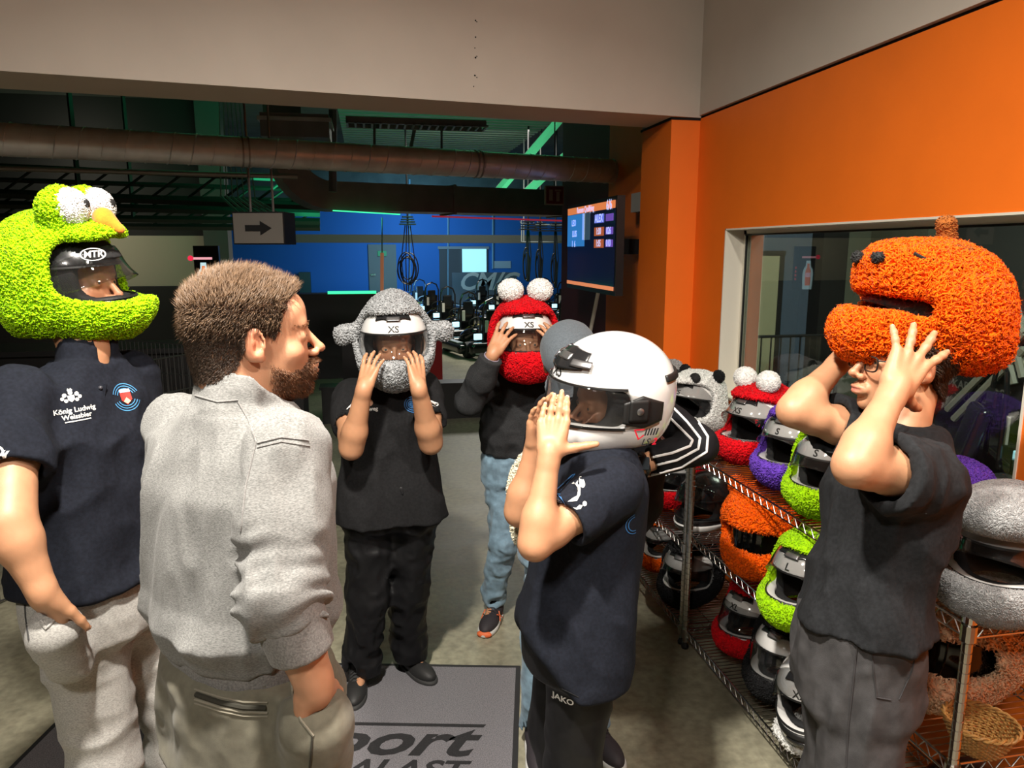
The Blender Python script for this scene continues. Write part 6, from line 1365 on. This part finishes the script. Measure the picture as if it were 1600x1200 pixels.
s5(poly_vf([disc(.019, .020, .0065), disc(.017, -.014, .005), [(.014, .017), (.010, .004), (.0, -.006), (-.022, -.004), (-.010, -.0), (.002, .003), (.006, .010), (.002, .018), (-.006, .020), (.0, .024), (.010, .022)], [(.012, -.016), (.004, -.014), (-.004, -.018), (-.012, -.016), (-.004, -.022), (.006, -.022)]]), 905, 794, 1.66, m_wp)
s5(text_vf('AZIMUTT', .010, True), 886, 800, 1.66, m_wp, u=(.62, 0, -.78), v=(.78, 0, .62))
s5(poly_vf([p for r in (.012, .019, .026) for p in ringp(0, 0, r, .0022)] + [disc(0, 0, .006)]), 884, 775, 1.80, m_bp, u=(.8, -.6, 0), nm='chest_crest')
s5(poly_vf([p for r in (.018, .025) for p in ringp(0, 0, r, .0022, 90, 270)]), 998, 830, 1.80, m_bp, nm='back_crest')
clothline('hem_seam', t5, [(800, 1022), (830, 1050), (870, 1072), (905, 1090)], .0014, m_btee, .0004); clothline('sleeve_hem', t5, [(872, 800), (880, 830), (890, 868)], .0014, m_btee, .0004)
tr5 = trousers('track_trousers', m_track, p5, (.535, 1.81, .86), (.53, 1.81, .77), [[tuple(pel - rx * .075 + (0, 0, -.04)) + (.092,), (.50, 1.72, .40, .074), (.535, 1.72, .07, .062)], [tuple(pel + rx * .075 + (0, 0, -.04)) + (.092,), (.50, 1.89, .40, .074), (.555, 1.90, .07, .062)]], yw, .95, wa=.150, wb=.118, amp=.005, fr=(7, 7, 4), seed=19)
decal('brand_print', text_vf('JAKO', .022, True), tr5, D(882, 1113, 1.85), (.98, -.19, 0), (0, 0, 1), m_wp, tr5, .002, .01)
shoe(p5, 'trainer', (.60, 1.72, 0), (.37, 1.70, 0), 1.0, m_sblk, m_sole, m_lace); shoe(p5, 'trainer', (.62, 1.90, 0), (.39, 1.91, 0), 1.0, m_sblk, m_sole, m_lace)

# ---------------------------------------------------------------- teenager under the orange pumpkin helmet (right)
rx = N3((.386, .92, 0)); fb = np.array([-rx[1], rx[0], 0]); yw = math.degrees(math.atan2(rx[1], rx[0]))
hc = D(1412, 566, 1.63); hR = euler(84, 4, 0); HS = .96
neck = np.array([1.135, 1.385, 1.415]); che = np.array([1.085, 1.345, 1.24]); pel = np.array([1.03, 1.32, .93]); mid = np.array([1.11, 1.36])
Lsh = np.array([*mid, 1.345]) - rx * .150; Rsh = np.array([*mid, 1.345]) + rx * .150
Lel = D(1335, 728, 1.36); Lwr = D(1396, 612, 1.435); Rel = D(1240, 642, 1.70); Rwr = D(1312, 566, 1.76)
s = Sdf(); torso_body(s, pel, che, neck, rx, .92); head(s, hc, hR, HS); s.cone(neck + (0, 0, -.02), hc + hR @ np.array([0, -.03, -.05]) * HS, .056, .054, .02); arm(s, Lsh, Lel, Lwr, .93); arm(s, Rsh, Rel, Rwr, .90); nl = []
hand(s, Lwr, D(1424, 560, 1.455) - Lwr, (.25, .95, -.1), 'L', 1.0, curls=((4, 8, 6), (3, 6, 5), (3, 6, 5), (4, 8, 6)), spread=(26, 8, -10, -30), thumb=(.15, .8, .6), nails=nl)
hand(s, Rwr, D(1345, 530, 1.74) - Rwr, (.5, -.7, .2), 'R', .95, curl=(15, 20, 15), spread=(8, 2, -4, -10), thumb=(.8, .5, .3))
kn1, kn2 = np.array([1.00, 1.20, .47]), np.array([1.08, 1.42, .47]); leg(s, pel - rx * .09 + (0, 0, -.07), kn1, (1.02, 1.20, .09), (.90, 1.22, .04)); leg(s, pel + rx * .09 + (0, 0, -.07), kn2, (1.12, 1.42, .09), (1.0, 1.44, .04))
V2, F2 = s.surf(.0036); p6 = mkmesh('person', V2, F2, m_skin, None, True, headcol(hc, hR, HS, SK, 0, 3)(V2)); tag(p6, 'teenager in a charcoal T-shirt and washed black jeans lifting the orange pumpkin helmet', 'person'); nails_on(p6, nl); eyes(hc, hR, HS, p6, (0, 1, -.2))
near = (np.linalg.norm((V2 - hc) @ hR / HS, axis=1) < .2)[F2].all(1); Fh = F2[near]
def scalp6(q): return ((q[:, 2] > np.interp(q[:, 1], hx, hz - .004)) & (np.abs(q[:, 0]) < .082)).astype(float)
m_h6 = mat('hair_dark_brown', (0.035, 0.018, 0.010), .5, color2=(0.07, .035, .018), nscale=90)
hair((V2, Fh), hc, hR, HS, scalp6, m_h6, p6, 'hair', 300000, .022, .0009, droop=lambda q: np.tile([0, -.4, -1.0], (len(q), 1)), lift=.15, curl=.3)
for sd in (-1, 1): hair((V2, Fh), hc, hR, HS, lambda q: brow(q) * (q[:, 0] * sd > 0), m_h6, p6, 'eyebrow', 300000, .006, .0005, droop=lambda q: np.stack([np.sign(q[:, 0]), -.3 + 0 * q[:, 0], 0 * q[:, 0]], 1), lift=.1, curl=.2)
gl = MB()
for x in (-1, 1):
    c_ = np.array([.033 * x, .103, -.004]); pts_ = [hc + hR @ (c_ + np.array([.024 * np.sign(cos(q)) * abs(cos(q)) ** .5, -.006 * abs(cos(q)), .017 * np.sign(sin(q)) * abs(sin(q)) ** .5])) * HS for q in np.linspace(0, 2 * pi, 33)]
    gl.tube(pts_, .0018, 6, caps=False); gl.tube([hc + hR @ np.array(v) * HS for v in ((.057 * x, .097, .006), (.072 * x, .075, .007), (.080 * x, .02, .004), (.082 * x, -.01, .002))], .0016, 6)
gl.tube([hc + hR @ np.array(v) * HS for v in ((-.010, .103, .002), (0, .107, .005), (.010, .103, .002))], .0018, 6); go = gl.build('glasses', mat('glasses_black', (.01, .01, .01), .25), p6, True)
P_ = lambda z, x, y, a, b: ringrow(z, (x, y), a, b, yw)
s = Sdf(); s.loft([P_(1.000, 1.026, 1.302, .146, .126), P_(1.07, 1.037, 1.308, .140, .112), P_(1.15, 1.06, 1.32, .142, .108), P_(1.25, 1.085, 1.34, .155, .112), P_(1.33, 1.105, 1.357, .148, .100), P_(1.38, 1.12, 1.37, .105, .080), P_(1.405, 1.13, 1.38, .070, .064)], 2.5, .02, cap=.008)
sleeve(s, Lsh + (.01, 0, -.01), Lel, .56, .076, .074, inner=.064); sleeve(s, Rsh + (0, 0, -.01), Rel, .55, .070, .066, inner=.057)
s.ell(neck + (0, 0, .015), (.068, .064, .035), None, .006, 's'); s.disp(folds(.0095, (8, 8, 3.6), 71)); 
m_cht = cloth_mat('charcoal_tshirt', (0.016, 0.017, 0.019), .92, .2, 120)
t6 = s.mesh('t_shirt', .006, m_cht, p6)
m_wj = cloth_mat('washed_black_jeans', (0.060, 0.058, 0.060), .9, .28, 22, bump=.45, bs=700)
tr6 = trousers('jeans', m_wj, p6, (1.02, 1.31, 1.03), (1.03, 1.32, .91), [[tuple(pel - rx * .070 + (0, 0, -.08)) + (.092,), (1.00, 1.22, .47, .080), (1.02, 1.21, .05, .088)], [tuple(pel + rx * .070 + (0, 0, -.08)) + (.088,), (1.08, 1.42, .47, .080), (1.12, 1.42, .05, .085)]], yw, 1.0, wa=.122, wb=.086, ha=.134, hb=.104, amp=.007, fr=(8, 8, 5), seed=23, hs=.007)
m_js = mat('jeans_stitch', (.035, .033, .035), .9)
clothline('side_seam', tr6, [(1340, 1000), (1334, 1060), (1326, 1130), (1322, 1199)], .0018, m_js, .001); clothline('pocket_seam', tr6, [(1362, 1003), (1365, 1050), (1370, 1090), (1392, 1094)], .0016, m_js, .001); clothline('waist_seam', tr6, [(1362, 1008), (1400, 1003), (1440, 992)], .0018, m_js, .001)
clothline('pocket_seam', tr6, [(1436, 1000), (1425, 1050), (1405, 1093)], .0014, m_js, .001)
shoe(p6, 'trainer', (1.08, 1.19, 0), (.84, 1.22, 0), 1.1, m_sblk, m_sole, m_lace); shoe(p6, 'trainer', (1.17, 1.42, 0), (.94, 1.45, 0), 1.1, m_sblk, m_sole, m_lace)

# ---------------------------------------------------------------- person behind the white helmet: grey cap, striped jacket
rx = N3((-.93, .32, 0)); yw = math.degrees(math.atan2(rx[1], rx[0])) + 180
hc = D(888, 572, 2.48); hR = frame((-.25, -.75, -.62)); cx, cy = .745, 2.30
neck = np.array([.70, 2.32, 1.34]); che = np.array([.74, 2.30, 1.16]); pel = np.array([.67, 2.32, .84]); Lsh = np.array([.895, 2.25, 1.285]); Rsh = np.array([.60, 2.36, 1.24])
Lel = D(1092, 694, 2.20); Lwr = D(1012, 722, 2.18); Rel = np.array([.50, 2.25, 1.02]); Rwr = np.array([.52, 2.12, .98])
s = Sdf(); torso_body(s, pel, che, neck, rx, .95); head(s, hc, hR, .96); s.cone(neck, hc + hR @ np.array([0, -.03, -.05]), .055, .05, .02); arm(s, Lsh, Lel, Lwr, 1.0); arm(s, Rsh, Rel, Rwr, 1.0)
hand(s, Lwr, (-.9, .2, -.35), (-.2, .3, -.9), 'L', .95); hand(s, Rwr, (-.2, -.5, -.6), (.8, 0, 0), 'R', .95)
leg(s, pel + rx * .09 + (0, 0, -.06), (.56, 2.30, .45), (.55, 2.36, .09), (.53, 2.24, .04)); leg(s, pel - rx * .09 + (0, 0, -.06), (.74, 2.32, .45), (.76, 2.36, .09), (.78, 2.24, .04))
p7 = person('person in grey cap and white-striped black jacket, hand on hip, behind the white helmet', s, .006, headcol(hc, hR, .96, SK, seed=1))
cp = Sdf(); cp.ell(hc + hR @ np.array([0, -.025, .052]), (.094, .116, .082), hR, .01); cp.half(hc + hR @ np.array([0, 0, .012]), -hR[:, 2], *cp.bounds()); cp.disp(folds(.0015, (9, 9, 9), 3)); cap = cp.mesh('cap', .005, cloth_mat('grey_cap', (.085, .10, .115), .95, .12, 200), p7)
bl = Sdf(); bl.ell(hc + hR @ np.array([0, .10, .018]), (.072, .085, .010), hR, .01); bl.mesh('cap_brim', .005, MATS['grey_cap'], cap)
m_jk = cloth_mat('black_jacket', (.009, .009, .011), .75, .1, 60, sheen=.0, spec=.15)
P_ = lambda z, x, y, a, b: ringrow(z, (x, y), a, b, yw)
s = Sdf(); s.loft([P_(.80, .71, 2.31, .165, .120), P_(.95, .765, 2.30, .195, .125), P_(1.10, .765, 2.30, .190, .122), P_(1.23, .745, 2.30, .160, .105), P_(1.30, .725, 2.31, .10, .08), P_(1.34, .71, 2.32, .068, .064)], 2.4, .02, cap=.008)
ce = Lel + (Lwr - Lel) * .88; s.limb([Lsh, Lel, Lel + (Lwr - Lel) * .5, ce], [.056, .048, .042, .038]); s.limb([Rsh, Rel, Rel + (Rwr - Rel) * .8], [.068, .056, .045])
s.disp(folds(.007, (8, 8, 7), 91)); t7 = s.mesh('jacket', .0065, m_jk, p7)
so_ = np.array([(1052, 616), (1085, 650), (1106, 682), (1104, 706), (1065, 730), (1012, 744)], float); si_ = np.array([(1034, 640), (1062, 668), (1082, 688), (1078, 697), (1050, 708), (1012, 716)], float)
for k in range(3): clothline('sleeve_stripe', t7, [tuple(q) for q in so_ * (1 - k / 2) + si_ * (k / 2)], .0040, mat('stripe_white', (.75, .75, .75), .7), .0)
wt = MB(); wd_ = N3(Lwr - Lel); wc = Lwr + wd_ * .012; e1 = N3(np.cross(wd_, (0, 0, 1))); e2 = np.cross(e1, wd_)
wt.tube([wc + .030 * (cos(q) * e1 + sin(q) * e2) for q in np.linspace(0, 2 * pi, 24)], .008, 6, caps=False); w_ = wt.build('watch_strap', m_black, p7, True)
cam_d = N3(np.array([0, 0, CAMH]) - wc); MB().box(wc + cam_d * .034, (.016, .005, .019), frame(cam_d).tolist(), bevel=.003).build('watch_case', mat('watch_face', (.04, .05, .06), .15), w_)
trousers('jeans', m_jean, p7, (.70, 2.31, .93), (.67, 2.32, .82), [[tuple(pel + rx * .075 + (0, 0, -.06)) + (.090,), (.56, 2.30, .45, .070), (.55, 2.36, .07, .060)], [tuple(pel - rx * .075 + (0, 0, -.06)) + (.090,), (.74, 2.32, .45, .070), (.76, 2.36, .07, .060)]], yw, .95, amp=.006, seed=29)
shoe(p7, 'running_shoe', (.55, 2.40, 0), (.52, 2.15, 0), 1.0, m_sdk, m_swh, m_sdk); shoe(p7, 'running_shoe', (.76, 2.40, 0), (.80, 2.15, 0), 1.0, m_sdk, m_swh, m_sdk)
# cream fleece hanging from the hidden hand
s = Sdf(); s.ell(D(826, 775, 2.05), (.055, .09, .115), None, .02); s.ell(D(838, 830, 2.05), (.06, .08, .06), None, .03); s.disp(lambda p: -.006 * vnoise(p * 22)); V, F = s.surf(.006); V, F = joinVF((V, F), tufts(V, F, 30000, .009, .0028)); tag(mkmesh('fleece_cover', V, F, m_cream, None, True), 'cream fleece helmet cover hanging at the hip behind the arms of the child', 'cover')
